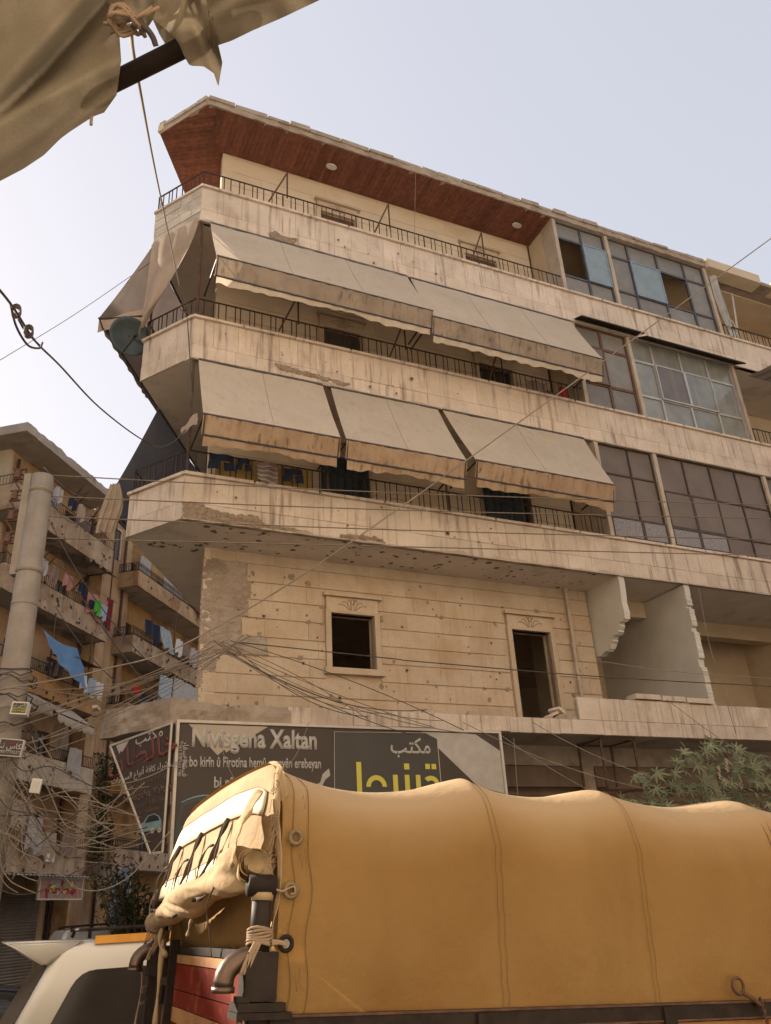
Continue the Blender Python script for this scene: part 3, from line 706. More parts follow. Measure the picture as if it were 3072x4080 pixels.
# lower storey
bay(8.80, 10.27, 8.42, 10.66, [9.62], [8.90, 9.95], FBRD, G2, .035, {(0, 0): (G2F, FBRD), (1, 0): (G2F, FBRD)})
bay(10.42, 13.64, 8.42, 10.66, [11.2, 12.0, 12.8], [8.86, 9.75], FBRD, G2, .035, {(0, 0): (G2F, FBRD), (1, 0): (G2F, FBRD), (0, 1): (G2, FBRD), (1, 1): (G2, FBRD)})
bay(13.76, 17.0, 8.42, 10.66, [14.5, 15.3, 16.1], [8.86, 9.75], FBRD, G2, .035, {(0, 0): (G2F, FBRD)})
# sheet-metal hoods over the middle bays
MB().prismx([(-.26, 13.90), (.05, 14.02), (.05, 14.0), (-.26, 13.86)], 8.78, 10.62).build('metal_hood', STEELD, B)
MB().prismx([(-.30, 13.78), (.05, 13.98), (.05, 13.95), (-.30, 13.74)], 10.64, 13.82).build('metal_hood', STEELD, B)
# open balconies at the far right
rail(pars[2], 14.84, 13.85, XR-.3, chamf=False); rail(pars[1], 11.60, 13.85, XR-.3, chamf=False)
MB().box(14.2, 15.4, 1.70, 1.76, 15.9, 16.15).build('lintel', STONEW, B)
MB().box(17.1, 17.25, .1, 1.75, 7.8, 10.68).box(18.5, 18.65, .1, 1.75, 11, RZ).build('balcony_partition', CREAM, B)

# ---- first floor slab edge (broken) and balcony parapet on the right
slab1 = MB().prism(footprint(.12), 4.36, 4.56).build('floor_slab', LSOFF, B)
roughband([(-.80, 1.22), (-.74, 1.02), (.0, .0), (1.0, .0)], lambda x: 4.30-.02*(x < .2), lambda x: 4.66-max(0, (x-.1))*.10, .5, .04, .05, 'broken_slab_edge', CONC, B, 3)
roughband([(1.0, .0), (1.8, .0)], lambda x: 4.36, lambda x: 4.60, .5, .04, .035, 'broken_slab_edge', CONC, B, 9)
roughband([(lside(5)[0], lside(5)[1]), (-.80, 1.22)], lambda x: 4.32, lambda x: 4.62, .5, .06, .04, 'broken_slab_edge', CONC, B, 5)
MB().box(1.8, XR, .03, .6, 4.37, 4.60).build('slab_edge_beam', CONC, B)
x = 1.75
while x < XR-.1:
    xe = min(XR, x+rnd.uniform(.5, 1.1))
    if abs(x-2.2) > .3: piece('stone_panel', STONE, slab1, x+.004, xe-.004, -.004+rnd.uniform(-.006, .004), .03, 4.345+rnd.uniform(0, .03), 4.612)
    x = xe
lowpar = MB().box(7.2, XR, .06, .16, 4.6, 5.0).build('parapet', CONCL, B)
x = 7.18
while x < XR-.1:
    xe = min(XR, x+rnd.uniform(.34, .5)); piece('stone_panel', STONE, lowpar, x+.003, xe-.003, .02+rnd.uniform(-.004, .004), .058, 4.62, 5.02+rnd.uniform(-.012, .01)); x = xe
for x, xe, t in ((8.5, 9.1, .01), (9.12, 9.7, 0), (9.72, 10.4, -.01)): piece('coping_stone', STONE, lowpar, x, xe, -.03, .25, 5.035+t, 5.13+t)
# rubble along the slab
def rubble(cx, cy, cz, n, sp, s0, s1, parent, label, m=CONCL):
    mb = MB()
    for _ in range(n):
        a = rnd.uniform(0, 6.28); x = cx+rnd.gauss(0, sp[0]); y = cy+rnd.gauss(0, sp[1]); s_ = rnd.uniform(s0, s1); z = cz
        q = [Vector((rnd.uniform(.6, 1)*s_*sx, rnd.uniform(.6, 1)*s_*sy*.8, rnd.uniform(.4, .8)*s_*sz*.6)) for sx in (-1, 1) for sy in (-1, 1) for sz in (-1, 1)]
        Rm = Matrix.Rotation(a, 3, 'Z') @ Matrix.Rotation(rnd.uniform(-.5, .5), 3, 'X')
        i = len(mb.v); mb.v += [tuple(Rm @ p + Vector((x, y, z+s_*.3))) for p in q]
        mb.f += [tuple(i+k for k in f) for f in ((0, 1, 3, 2), (4, 6, 7, 5), (0, 4, 5, 1), (2, 3, 7, 6), (0, 2, 6, 4), (1, 5, 7, 3))]
    o = mb.build('rubble', m); o['kind'] = 'stuff'; o['label'] = label; o['category'] = 'rubble'; o.location = BL; o.rotation_euler = (0, 0, AZ); return o
rubble(3.6, .45, 4.6, 90, (1.6, .2), .03, .12, None, 'broken stone rubble along the first floor ledge')
rubble(7.0, .3, 4.62, 50, (.16, .12), .04, .13, None, 'heap of rubble by the first floor doorway')
mb = MB()
for (x, y, z, L2, W2, ang, tl) in ((6.92, .25, 4.75, .34, .25, .3, .5), (6.75, .3, 4.72, .3, .2, -.4, -.35), (3.0, .3, 4.66, .5, .2, .1, .12), (4.4, .35, 4.66, .35, .2, .2, -.1)):
    Rm = Matrix.Rotation(ang, 3, 'Z') @ Matrix.Rotation(tl, 3, 'Y'); mb = MB(); i = 0
    mb.v += [tuple(Rm @ Vector((sx*L2/2, sy*W2/2, sz*.025)) + Vector((x, y, z))) for sx in (-1, 1) for sy in (-1, 1) for sz in (-1, 1)]
    mb.f += [tuple(i+k for k in f) for f in ((0, 1, 3, 2), (4, 6, 7, 5), (0, 4, 5, 1), (2, 3, 7, 6), (0, 2, 6, 4), (1, 5, 7, 3))]
    mb.build('fallen_slab', STONE, B)
# ---- ground floor: walls, shutters
gh = [(5.7, 7.85, -3, 4.0), (8.15, 10.8, -3, 4.0), (11.2, 14, -3, 4.0), (1.0, 5.2, -3, 3.9)]
wallholes(MB(), .62, XR, -3, 4.37, 1.1, 1.35, gh).build('ground_floor_wall', CONC, B)
for (x0, x1, z0, z1) in gh:
    mb = MB(); n = 60
    mb.grid(1, n*4, lambda u, v: (x0+u*(x1-x0), 1.2+.012*math.sin(v*n*2*math.pi), z0+v*(z1-z0)))
    so_ = mb.build('roller_shutter', SHUT, B); MB().box(x0, x1, 1.06, 1.22, z1-.38, z1-.02).build('shutter_box', SHUT, so_)
mb = MB()
for a in (7.6, 8.35):
    for yy in (.1, .75): mb.box(a, a+.035, yy, yy+.035, 3.45, 4.34)
for yy in (.1, .75): mb.box(7.6, 8.385, yy, yy+.03, 3.45, 3.48); mb.box(7.6, 8.385, yy, yy+.03, 4.30, 4.33)
for a in (7.6, 8.355): mb.box(a, a+.03, .13, .75, 4.30, 4.33); mb.box(a, a+.03, .13, .75, 3.45, 3.48)
mb.build('sign_frame', RUST, B, label='rusty open box frame under the first floor slab')

# ================================================================== canvas awnings of the main building
def awning(label, x0, x1, zt, zb, out, m1, m2, drop=.33, drop2=.2, yo=0.0, frame=None, group='canvas balcony awnings', y_top=.0, seed=0, x0b=None, x1b=None):
    """canopy in local (x along wall, -y outwards)"""
    loc, rz = frame if frame else (BL, AZ)
    t = thing('awning', label, 'awning', loc, (0, 0, rz), group)
    x0b = x0 if x0b is None else x0b; x1b = x1 if x1b is None else x1b
    def can(u, v):
        xa = x0+(x1-x0)*u; xb = x0b+(x1b-x0b)*u; x = xa+(xb-xa)*v
        sag = -.05*math.sin(math.pi*v)*(1+.35*nz(u*3, seed)); wr = .022*nz(x*2.2+v*1.5, v*1.2+seed)+.007*nz(x*9+v*5, v*2, seed)*(1-v)
        return (x, y_top-(out)*v+wr*.4, zt+(zb-zt)*v+sag+wr)
    MB().grid(110, 18, can).build('canopy', m1, t, True)
    ns_ = max(2, int((x1-x0)/1.15))
    for q_ in range(1, ns_): MB().tube([tuple(Vector(can(q_/ns_, k_/14))+Vector((0, 0, .006))) for k_ in range(15)], .0028, 4, False).build('seam', CLOTHG, t)
    def val(u, v):
        x = x0b+(x1b-x0b)*u; w = math.sin(x*23+nz(x*3, seed)*4)*.012*(.3+v)
        return (x, y_top-out-.01+.10*v+w, zb-drop*v)
    MB().grid(120, 5, val).build('valance', m2, t, True)
    def lip(u, v):
        x = x0b+.04+(x1b-x0b-.08)*u; w = math.sin(x*17+nz(x*2, seed+3)*4)*.014*(.3+v)
        hem = drop2*(.75+.35*nz(x*1.3, seed+7)+.12*nz(x*6, seed)); hem *= .55+.9*abs(u-.5) if seed % 2 else 1
        return (x, y_top-out+.10+.05*v+w, zb-drop+.012-hem*v)
    MB().grid(120, 5, lip).build('lower_valance', m1 if m2 is CLOTHG else m2, t, True)
    MB().tube([(x0b, y_top-out+.095, zb-drop), (x1b, y_top-out+.095, zb-drop)], .018, 6).tube([(x0b, y_top-out+.0, zb), (x1b, y_top-out, zb)], .02, 6).build('front_bar', FDARK, t)
    a = MB()
    for xx in (x0b+.03, x1b-.03):
        a.tube([(xx, y_top-out, zb), (xx, y_top+.05, zb-.05)], .018, 5); a.tube([(xx, y_top-out+.09, zb-drop), (xx, y_top-out, zb)], .014, 5)
    a.build('arm', IRON, t)
    a = MB().tube([(x0, y_top+.02, zt+.03), (x1, y_top+.02, zt+.03)], .03, 8); a.build('roller', FDARK, t)
    return t
awning('long beige awning under the uppermost balcony, left of two', .20, 4.42, 13.88, 12.17, 1.0, CLOTH, CLOTHG, .36, .2, seed=1, x0b=.14, x1b=4.38)
awning('long beige awning under the uppermost balcony, right of two, beside the brown framed bay', 4.50, 8.64, 13.86, 12.04, 1.0, CLOTH, CLOTHG, .36, .18, seed=2, x0b=4.36, x1b=8.46)
awning('beige awning with rust stained valance under the second balcony, leftmost of three', .12, 2.44, 10.63, 8.90, 1.0, CLOTH, CLOTHS, .32, .24, seed=3, x0b=.05, x1b=2.36)
awning('beige awning with rust stained valance under the second balcony, middle of three', 2.60, 4.86, 10.62, 8.90, 1.0, CLOTH, CLOTHS, .32, .24, seed=5, x0b=2.46, x1b=4.78)
awning('beige awning with rust stained valance under the second balcony, rightmost of three', 4.97, 8.40, 10.63, 8.96, 1.0, CLOTH, CLOTHS, .32, .24, seed=7, x0b=4.97, x1b=8.08)
# posts that carry them
for x, zb, zt in ((.06, 11.6, 13.92), (.05, 8.38, 10.68), (2.52, 8.38, 10.68), (4.92, 8.38, 10.68)):
    MB().tube([(x, .06, zb), (x, .06, zt)], .024, 6).build('awning_post', RUST, B)
MB().tube([(-.62, 1.06, 11.6), (-.62, 1.06, 13.92)], .02, 6).build('awning_post', RUST, B)
# side street awnings (frame: x along the left side seen from outside, -y outwards)
def sframe(k): c = lside(k); return (BL+Vector((c[0]*math.cos(AZ)-c[1]*math.sin(AZ), c[0]*math.sin(AZ)+c[1]*math.cos(AZ), 0)), AZ+math.atan2(LD[1], LD[0])+math.pi)
awning('mauve brown awning over the side street on the upper corner balcony', -5.2, .0, 13.9, 12.25, .92, CLOTHB, CLOTHB, .25, .2, frame=sframe(0), seed=4, group='side street awnings')
awning('dark blue grey awning over the side street on the lower corner balcony', -5.5, -.0, 10.66, 8.75, .85, CLOTHD, CLOTHD, .2, .1, frame=sframe(.95), seed=6, group='side street awnings')
def local_mesh(mb, name, m, label, cat, group=None, smooth=True, solid=0):
    o = mb.build(name, m, None, smooth, solid); o.location = BL; o.rotation_euler = (0, 0, AZ); return tag(o, label, cat, group)
# side flap strip of the upper side awning
a = sframe(0)[0]
mb = MB(); mb.grid(16, 4, lambda u, v: (-1.52+u*.86, 1.54-u*.5+.02*math.sin(u*9), 12.22+u*.18-v*(.30-.1*u)+.02*nz(u*4, v)))
local_mesh(mb, 'awning_flap', CLOTHT, 'tan side flap hanging at the near end of the mauve awning', 'awning flap')
# chamfer curtain, gathered towards its lower left
def cur(u, v):
    g = 1-v; x = -.70+.70*u*(1-.88*v**1.6)-.10*v; y = 1.0-1.0*u*(1-.88*v**1.6)-.02+.10*v
    w = .05*math.sin(u*9+v*2)*v+.02*nz(u*5, v*3)
    return (x+w*.6-.03, y-.05+w, 13.90-2.28*v*(1-.06*u)+.25*u*v**3)
local_mesh(MB().grid(28, 30, cur), 'canvas_curtain', CLOTHT, 'tan canvas curtain gathered at the upper chamfered balcony', 'curtain')
def tr(u, v): return (-.62+.2*u+.03*nz(u*4, v*4), 1.1-.3*u, 11.62+.35*v*(1-.5*u))
# torn rag under the lower side awning
def rag(u, v):
    w = .12+.22*math.sin(min(1, v*1.3)*1.9)-.08*v; x = -.98+(u-.5)*w*1.2+.05*math.sin(v*3+1); y = 1.40-(u-.5)*w*.6+.05*math.sin(u*19+v*3)*(.3+.7*v)
    return (x, y, 8.70-v*.95*(1+.12*nz(u*5, 3)*v)+.03*nz(u*9, v*2))
mb = MB().grid(22, 24, rag)
local_mesh(mb, 'torn_cloth', CLOTHT, 'bunched tan cloth hanging from the lower corner balcony', 'cloth')
mb = MB(); mb.grid(8, 6, lambda u, v: (-.01-.16*u+.02*nz(u*5, v*3), -.86+.5*u, 8.98-.22*v*(1-.5*u)+.04*math.sin(u*6)))
local_mesh(mb, 'torn_cloth', CLOTHT, 'small torn rag at the left end of the lowest awning', 'cloth')
# satellite dish
dsh = thing('satellite_dish', 'dusty teal satellite dish on the upper chamfered balcony', 'satellite dish', BL+Matrix.Rotation(AZ, 3, 'Z') @ Vector((-.98, 1.2, 11.72)), (R(115), R(8), AZ+R(20)))
MB().grid(20, 6, lambda u, v: (.40*v*math.cos(u*6.2832), .36*v*math.sin(u*6.2832), .10*v*v)).build('reflector', DISHM, dsh, True, solid=.01)
MB().tube([(0, -.34, .08), (0, -.05, .38)], .012, 5).tube([(0, -.05, .36), (0, -.03, .44)], .03, 6).tube([(0, 0, 0), (.1, .3, -.15), (.2, .4, -.3)], .02, 6).build('arm', STEELD, dsh)
# coiled cable bundle tied at the corner
mb = MB()
for k in range(9):
    c = Vector((-.16+.02*nz(k), .17, 11.84)); r_ = .10+.02*nz(k, 3)
    mb.tube([(c.x+r_*math.cos(q*.5236)*.7, c.y+.03*nz(k*3, q), c.z+r_*math.sin(q*.5236)*1.1) for q in range(13)], .010, 5, False)
local_mesh(mb, 'cable_coil', WIREL, 'coil of pale cable tied to the upper corner railing', 'cable coil', solid=0)

# ---- laundry and things on the lowest balcony
def shorts(x, z, w, h, m, label, y=-.02):
    mb = MB()
    mb.grid(10, 3, lambda u, v: (x+u*w, y+.02*math.sin(u*7), z-v*h*.45))
    for a, b in ((0, .42), (.58, 1)): mb.grid(5, 3, lambda u, v: (x+(a+(b-a)*u)*w+(.02 if a else -.02)*v, y+.02*math.sin(u*5+v), z-h*.45-v*h*.55))
    local_mesh(mb, 'shorts', m, label, 'laundry', 'laundry on the lowest balcony')
shorts(.38, 8.80, .42, .30, FNAVY, 'pair of dark navy shorts on the line, larger one at the left end')
shorts(.86, 8.79, .22, .24, FNAVY, 'small dark shorts hanging next to the striped garment')
shorts(1.68, 8.74, .34, .27, FNAVY, 'pair of dark shorts hanging right of the striped garment')
mb = MB(); mb.grid(12, 12, lambda u, v: (1.18+u*(.42-.1*v)+.05*v, -.03+.03*math.sin(u*8+v*2), 8.78-v*.48*(.6+.4*math.sin(u*2.6))))
local_mesh(mb, 'striped_shirt', FSTR, 'brown striped shirt hanging under the lowest awning', 'laundry', 'laundry on the lowest balcony')
for k in range(5):
    mb = MB(); mb.grid(12, 1, lambda u, v: (1.2+u*.36+.02*k/5, -.045+.03*math.sin(u*8+(k+v*.2)*.4), 8.70-k*.075-v*.025-.02*math.sin(u*2.6)*k))
    mb.build('stripe', FGRY, bpy.data.objects['striped_shirt'])
for x0, lb in ((2.72, 'dark teal curtain across the left balcony door'), (6.3, 'dark teal curtain across the right balcony door')):
    mb = MB(); mb.grid(40, 4, lambda u, v: (x0+u*1.0, .92+.03*math.sin(u*40), 7.78+v*1.9)); local_mesh(mb, 'door_curtain', mat('teal_curtain', (.035, .05, .055), (.025, .035, .04), 3), lb, 'curtain', 'door curtains')
bk = thing('water_tub', 'round dark blue tub on the lowest balcony behind the railing', 'tub', BL+Matrix.Rotation(AZ, 3, 'Z') @ Vector((6.15, .5, 8.2)), (0, 0, AZ))
mb = MB(); prof = [(.0, .0), (.24, .0), (.29, .36), (.31, .38), (.28, .38), (.23, .05), (0, .05)]
mb.grid(20, len(prof)-1, lambda u, v: (prof[round(v*(len(prof)-1))][0]*math.cos(u*6.2832), prof[round(v*(len(prof)-1))][0]*math.sin(u*6.2832), prof[round(v*(len(prof)-1))][1])); mb.build('body', PLBL, bk, True)
MB().tube([(.3*math.cos(q*.3), .3*math.sin(q*.3), .36) for q in range(22)], .015, 5).build('rim', PLBL, bk)
mb = MB(); mb.grid(10, 8, lambda u, v: (7.55+u*.4, .3+.12*math.cos(v*3.1), 8.3+.26*math.sin(v*3.1)*(1-.3*abs(u-.5))+.03*nz(u*6, v*6))); local_mesh(mb, 'bundle', FMAR, 'maroon bundle at the right end of the lowest balcony', 'bundle')
mb = MB(); mb.grid(10, 6, lambda u, v: (8.1+u*.4, .25+.05*math.sin(u*9), 8.25+v*.3*(1-.5*u))); local_mesh(mb, 'bundle', FGRY, 'pale folded sheet beside the maroon bundle', 'bundle')
# yellowish sheet behind the left end of the lowest balcony
mb = MB(); mb.grid(20, 4, lambda u, v: (.55+u*1.75, .25+.02*math.sin(u*22), 8.30+v*.62)); local_mesh(mb, 'balcony_screen', flat('yellow_screen_cloth', (.36, .235, .08)), 'yellowish cloth screen behind the lowest balcony railing', 'screen')
mb = MB(); mb.grid(16, 10, lambda u, v: (8.05+u*.2, .1+.03*nz(u*4), 11.66+v*.32)); local_mesh(mb, 'hanging_towel', FRED, 'small red cloth on the middle balcony railing beside the brown bay', 'laundry')
mb = MB(); mb.grid(14, 5, lambda u, v: (7.2+u*.5, .10+.03*math.sin(u*9), 11.98-v*.3)); local_mesh(mb, 'hanging_towel', FSTR, 'dull brown towels on the middle balcony railing', 'laundry')
# brown cabinet on the middle balcony
local_mesh(MB().box(7.62, 8.1, .35, .7, 10.92, 12.0), 'cabinet', FBRN, 'brown wooden cabinet at the right end of the middle balcony', 'cabinet', solid=0, smooth=False)
# striped awning at the far right bay and a plastic sheet with a chair above it
fr = (BL, AZ)
t = thing('awning', 'small striped awning on the far right middle balcony', 'awning', BL, (0, 0, AZ))
for k in range(16):
    MB().grid(2, 8, lambda u, v: (14.0+(k+u)*.16, -.1-1.1*v, 13.55-.15*v-.05*math.sin(v*3))).build('stripe_panel', (STRIPE_A, CLOTHG)[k % 2], t)
    MB().grid(2, 6, lambda u, v: (14.35+(k+u)*.16-.5*v, -1.2+.15*v, 13.40-.95*v-.0*k)).build('stripe_panel', (CLOTH, STRIPE_A)[k % 2], t)
MB().tube([(14.3, -1.2, 13.40), (16.7, -1.2, 13.40)], .02, 6).build('front_bar', IRON, t)
mb = MB(); mb.grid(10, 20, lambda u, v: (13.80+u*.36*(1-.55*v)+.12*v, .02+.05*math.sin(u*8+v*3), 16.95-v*1.75)); local_mesh(mb, 'plastic_sheet', FGRY, 'torn pale plastic sheet tied to the far right pillar on the top storey', 'sheet')
ch = thing('plastic_chair', 'pale plastic chair perched on the far right top balcony', 'chair', BL+Matrix.Rotation(AZ, 3, 'Z') @ Vector((14.3, .3, 14.9)), (0, 0, AZ))
MB().tube(cat_rom([(0, 0, 0), (-.02, 0, .5), (.1, 0, .85), (.28, 0, .85), (.34, 0, .5), (.36, 0, .0)], 5), .02, 6).build('back_frame', PLW, ch, True)
MB().box(.02, .34, -.02, .0, .3, .5).build('backrest', PLW, ch); MB().box(0, .36, -.05, .35, .0, .03).build('seat', PLW, ch)
for x in (0, .34):
    for y in (-.03, .32): MB().tube([(x, y, 0), (x, y, -.05)], .018, 5).build('leg', PLW, ch)
local_mesh(MB().tube([(14.35, .1, 15.0), (14.62, .1, 16.6)], .015, 5).tube([(14.42, .12, 15.0), (14.66, .12, 16.5)], .012, 5), 'pole', PLW, 'thin pale poles leaning by the plastic chair', 'pole', solid=0)

# ================================================================== left row across the side street
RA = R(11.5); E_ = Vector((math.sin(RA), math.cos(RA), 0)); M_ = Vector((math.cos(RA), -math.sin(RA), 0))
RRZ = math.pi/2-RA
def rowloc(e, y=0, z=0): return E_*e - M_*(19.3+y) + Vector((0, 0, z))
def ironwork(mb, p, q, z0, z1, sp=.12, curl=False):
    L2 = math.hypot(q[0]-p[0], q[1]-p[1]); n = max(2, int(L2/sp))
    for z in (z0+.05, z1): mb.tube([(p[0], p[1], z), (q[0], q[1], z)], .02, 4)
    for i in range(n+1):
        x, y = p[0]+(q[0]-p[0])*i/n, p[1]+(q[1]-p[1])*i/n
        mb.tube([(x, y, z0), (x, y, z1)], .012, 4, False)
        if curl and i < n:
            dx, dy = (q[0]-p[0])/n, (q[1]-p[1])/n
            mb.tube([(x+dx*(.5+.45*math.cos(w*.8)), y+dy*(.5+.45*math.cos(w*.8)), (z0+z1)/2+.16*math.sin(w*.8)) for w in range(9)], .012, 4, False)
def leftblock(name, label, x0, x1, roofz, bands, wall, bandm, wy, frontdepth, openx, curl, nholes, xe=None):
    t = thing(name, label, 'building', rowloc(24.4), (0, 0, RRZ))
    holes = []
    for (zb, zt) in bands:
        for (a, b) in openx: holes.append((a, b, zt-.75, zt+1.35))
    xa = x0+1.1
    wallholes(MB(), xa, x1, 0, roofz, wy, wy+.25, holes).build('street_wall', wall, t)
    for (a, b, c, d) in holes:
        f = MB(); yf = wy+.12
        for q in ((a, a+.07, c, d), (b-.07, b, c, d), (a+.07, b-.07, d-.07, d), ((a+b)/2-.03, (a+b)/2+.03, c, d-.07)): f.box(q[0], q[1], yf, yf+.06, q[2], q[3])
        w = f.build('window', FBRN, t); MB().box(a+.07, b-.07, yf+.03, yf+.04, c, d-.07).build('pane', GLASSD, w)
    # front and back walls
    MB().box(xa-.25, xa, wy, wy+frontdepth, 0, roofz).box(x1, x1+.25, wy, wy+frontdepth, 0, roofz).box(xa-.25, x1+.25, wy+frontdepth, wy+frontdepth+.25, 0, roofz).build('end_wall', LWALLC, t)
    MB().box(xa, x1, wy+.25, wy+frontdepth, roofz-.2, roofz-.05).build('roof_slab', LSOFF, t)
    xe = xe or x1-.3
    for k, (zb, zt) in enumerate(bands):
        MB().box(x0, xe, .06, wy, zb, zb+.16).build('balcony_slab', LSOFF, t)
        b = MB(); n = 60
        b.grid(n, 3, lambda u, v: (x0+(xe-x0)*u, .02*nz(u*18, v*3, k), zb-.03+.035*nz(u*30, k)*(v < .1)+(zt-zb+.03)*v))
        b.grid(n, 1, lambda u, v: (x0+(xe-x0)*u, .12-.12*v, zb-.03)); b.grid(n, 1, lambda u, v: (x0+(xe-x0)*u, .12*v, zt))
        b.grid(n, 1, lambda u, v: (x0+(xe-x0)*(1-u), .12, zb+.16+(zt-zb-.16)*v))
        b.box(x0-.01, x0+.10, .0, wy, zb-.025, zt); b.box(xe-.1, xe, .0, wy, zb, zt-.003)
        o = b.build('balcony_parapet', bandm[k % len(bandm)], t)
        rb = MB(); ironwork(rb, (x0+.05, .06), (xe-.05, .06), zt, zt+.45, .13, curl); ironwork(rb, (x0+.05, .06), (x0+.05, wy), zt, zt+.45, .13, curl); rb.build('railing', IRON, o)
        h = MB()
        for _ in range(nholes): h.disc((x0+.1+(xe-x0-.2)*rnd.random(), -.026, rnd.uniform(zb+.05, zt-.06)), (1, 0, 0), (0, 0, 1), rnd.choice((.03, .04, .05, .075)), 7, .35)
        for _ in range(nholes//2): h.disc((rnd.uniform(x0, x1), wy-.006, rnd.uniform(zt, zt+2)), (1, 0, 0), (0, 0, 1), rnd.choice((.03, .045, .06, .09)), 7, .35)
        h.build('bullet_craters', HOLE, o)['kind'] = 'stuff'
    return t
L1B = [(3.63, 4.55), (6.66, 7.6), (9.78, 10.6), (13.05, 14.02), (16.30, 17.35)]
L1 = leftblock('apartment_building', 'shell scarred tan apartment block at the left behind the concrete pole', 0.0, 7.9, 19.75, L1B, LWALL, [LBAND, CONCL, LOCH, LBAND, LBAND], 1.3, 15.5, [(2.2, 3.1), (5.0, 5.9)], False, 26, 7.2)
# roof slab with broken edge, wrapping the corner
mb = MB(); n = 80
mb.grid(n, 2, lambda u, v: (-.2+u*7.0, -.15+.05*nz(u*20, v), 19.55+.38*v+(.12*nz(u*14, 3) if v > .9 else 0)))
mb.grid(n, 1, lambda u, v: (-.2+u*7.0, 1.5-1.65*v, 19.55)); mb.grid(n, 1, lambda u, v: (-.2+u*7.0, -.15+1.65*v, 19.93+.12*nz(u*14, 3)*(1-v)))
mb.grid(1, 12, lambda u, v: (-.2, 16-v*16.15, 19.546+.4*u)); mb.grid(1, 1, lambda u, v: (-.2+1.3*u, 16-14.5*v, 19.548)); mb.grid(1, 1, lambda u, v: (1.1-1.3*u, 16-14.5*v, 19.95))
mb.grid(1, 1, lambda u, v: (6.8, 1.5-1.65*u, 19.55+.38*v))
mb.build('roof_slab', LSOFF, L1)
MB().box(1.3, 6.5, 1.4, 16, 19.95, 20.5).build('roof_parapet', LBAND, L1)
# front balconies on the main street end
for (zb, zt), m_ in zip(L1B[1:], (LWALLC, LOCH, LBAND, LBAND)):
    MB().box(.0, .85, 2.2, 9, zb, zb+.15).box(-.02, .10, 2.2, 9, zb-.02, zt).box(.1, .85, 2.2, 2.3, zb-.02, zt).build('front_balcony', m_, L1)
    rb = MB(); ironwork(rb, (.04, 2.25), (.04, 9), zt, zt+.5, .14); rb.build('front_railing', IRON, L1)
    f = MB().box(.82, .86, 3.6, 4.7, zt-.6, zt+1.3); f.build('front_window', GLASSD, L1)
MB().box(7.25, 7.95, .55, 1.29, 0, 20.4).build('pilaster', LWALL, L1)
L2B = [(3.95, 4.7), (6.95, 7.5), (10.1, 10.85), (13.25, 14.05), (16.55, 17.3)]
L2 = leftblock('apartment_building', 'ochre apartment block with ornate iron balconies further down the side street', 9.5, 26, 20.4, L2B, LOCH, [LBAND, LOCH, FGRY and LBAND, LBAND, LWALL], 1.5, 10, [(11.0, 11.8), (14.2, 15.2), (18, 19)], True, 60, 24)
# wall piece joining both blocks, with a small window
MB().box(7.95, 10.6, 1.1, 1.5, 0, 20.4).build('link_wall', LWALL, L2)
f = MB().box(8.6, 9.3, 1.06, 1.12, 17.9, 19.4); f = f.build('window', GLASSD, L2)
fr_ = MB()
for q in ((8.52, 8.6, 17.9, 19.4), (9.3, 9.38, 17.9, 19.4), (8.52, 9.38, 19.4, 19.5)): fr_.box(q[0], q[1], 1.0, 1.12, q[2], q[3])
fr_.build('frame', LWALLC, f)
def rowmesh(mb, name, m, label, cat, group=None, smooth=True, solid=0):
    o = mb.build(name, m, None, smooth, solid); o.location = rowloc(24.4); o.rotation_euler = (0, 0, RRZ); return tag(o, label, cat, group)
# thin iron posts and arms on the blocks
for k, (x, y, z0, z1) in enumerate(((7.1, -.05, 14.0, 19.4), (6.0, -.05, 10.6, 13.1), (3.3, -.05, 10.6, 13.1), (13.6, 0, 14.05, 16.6))):
    rowmesh(MB().tube([(x, y, z0), (x, y, z1)], .03, 5), 'awning_pole', RUST, ['tall rusty pole at the right end of the scarred tan block', 'rusty pole right of the blue tarpaulin', 'rusty pole holding the blue tarpaulin', 'thin pole on the ornate balcony of the ochre block'][k], 'pole', solid=0)
mb = MB()
for z, x in ((17.9, 5.0), (14.5, 4.4), (14.6, 1.9), (18.3, 3.6)):
    mb = MB().tube([(x, .05, z), (x-.7, -.9, z+.25)], .03, 5).tube([(x+.4, .05, z), (x-.3, -.9, z+.15)], .025, 5)
    rowmesh(mb, 'drying_rack', RUST, 'rusty drying arms on the %s balcony, %s pair' % ('uppermost' if z > 16 else 'next lower', 'left' if x < 4 else 'right'), 'drying rack', 'drying arms', solid=0)
# blue tarpaulin
def blue(u, v):
    a = Vector((2.55, -.1, 12.2)).lerp(Vector((4.94, -.1, 12.12)), u); b = Vector((2.75, -.7, 11.15)).lerp(Vector((4.95, -.75, 10.75)), u)
    p = a.lerp(b, v); p.z += -.16*math.sin(math.pi*u)*(1-v*.6)+.06*nz(u*5, v*6)*v-.10*math.sin(v*3.1); p.y -= .06*math.sin(u*16+v*9)*v
    if v > .6: p.z -= (v-.6)*(.35+.7*u)
    return p
rowmesh(MB().grid(40, 24, blue), 'tarpaulin', FBL, 'blue tarpaulin stretched over the second balcony of the tan block', 'tarpaulin')
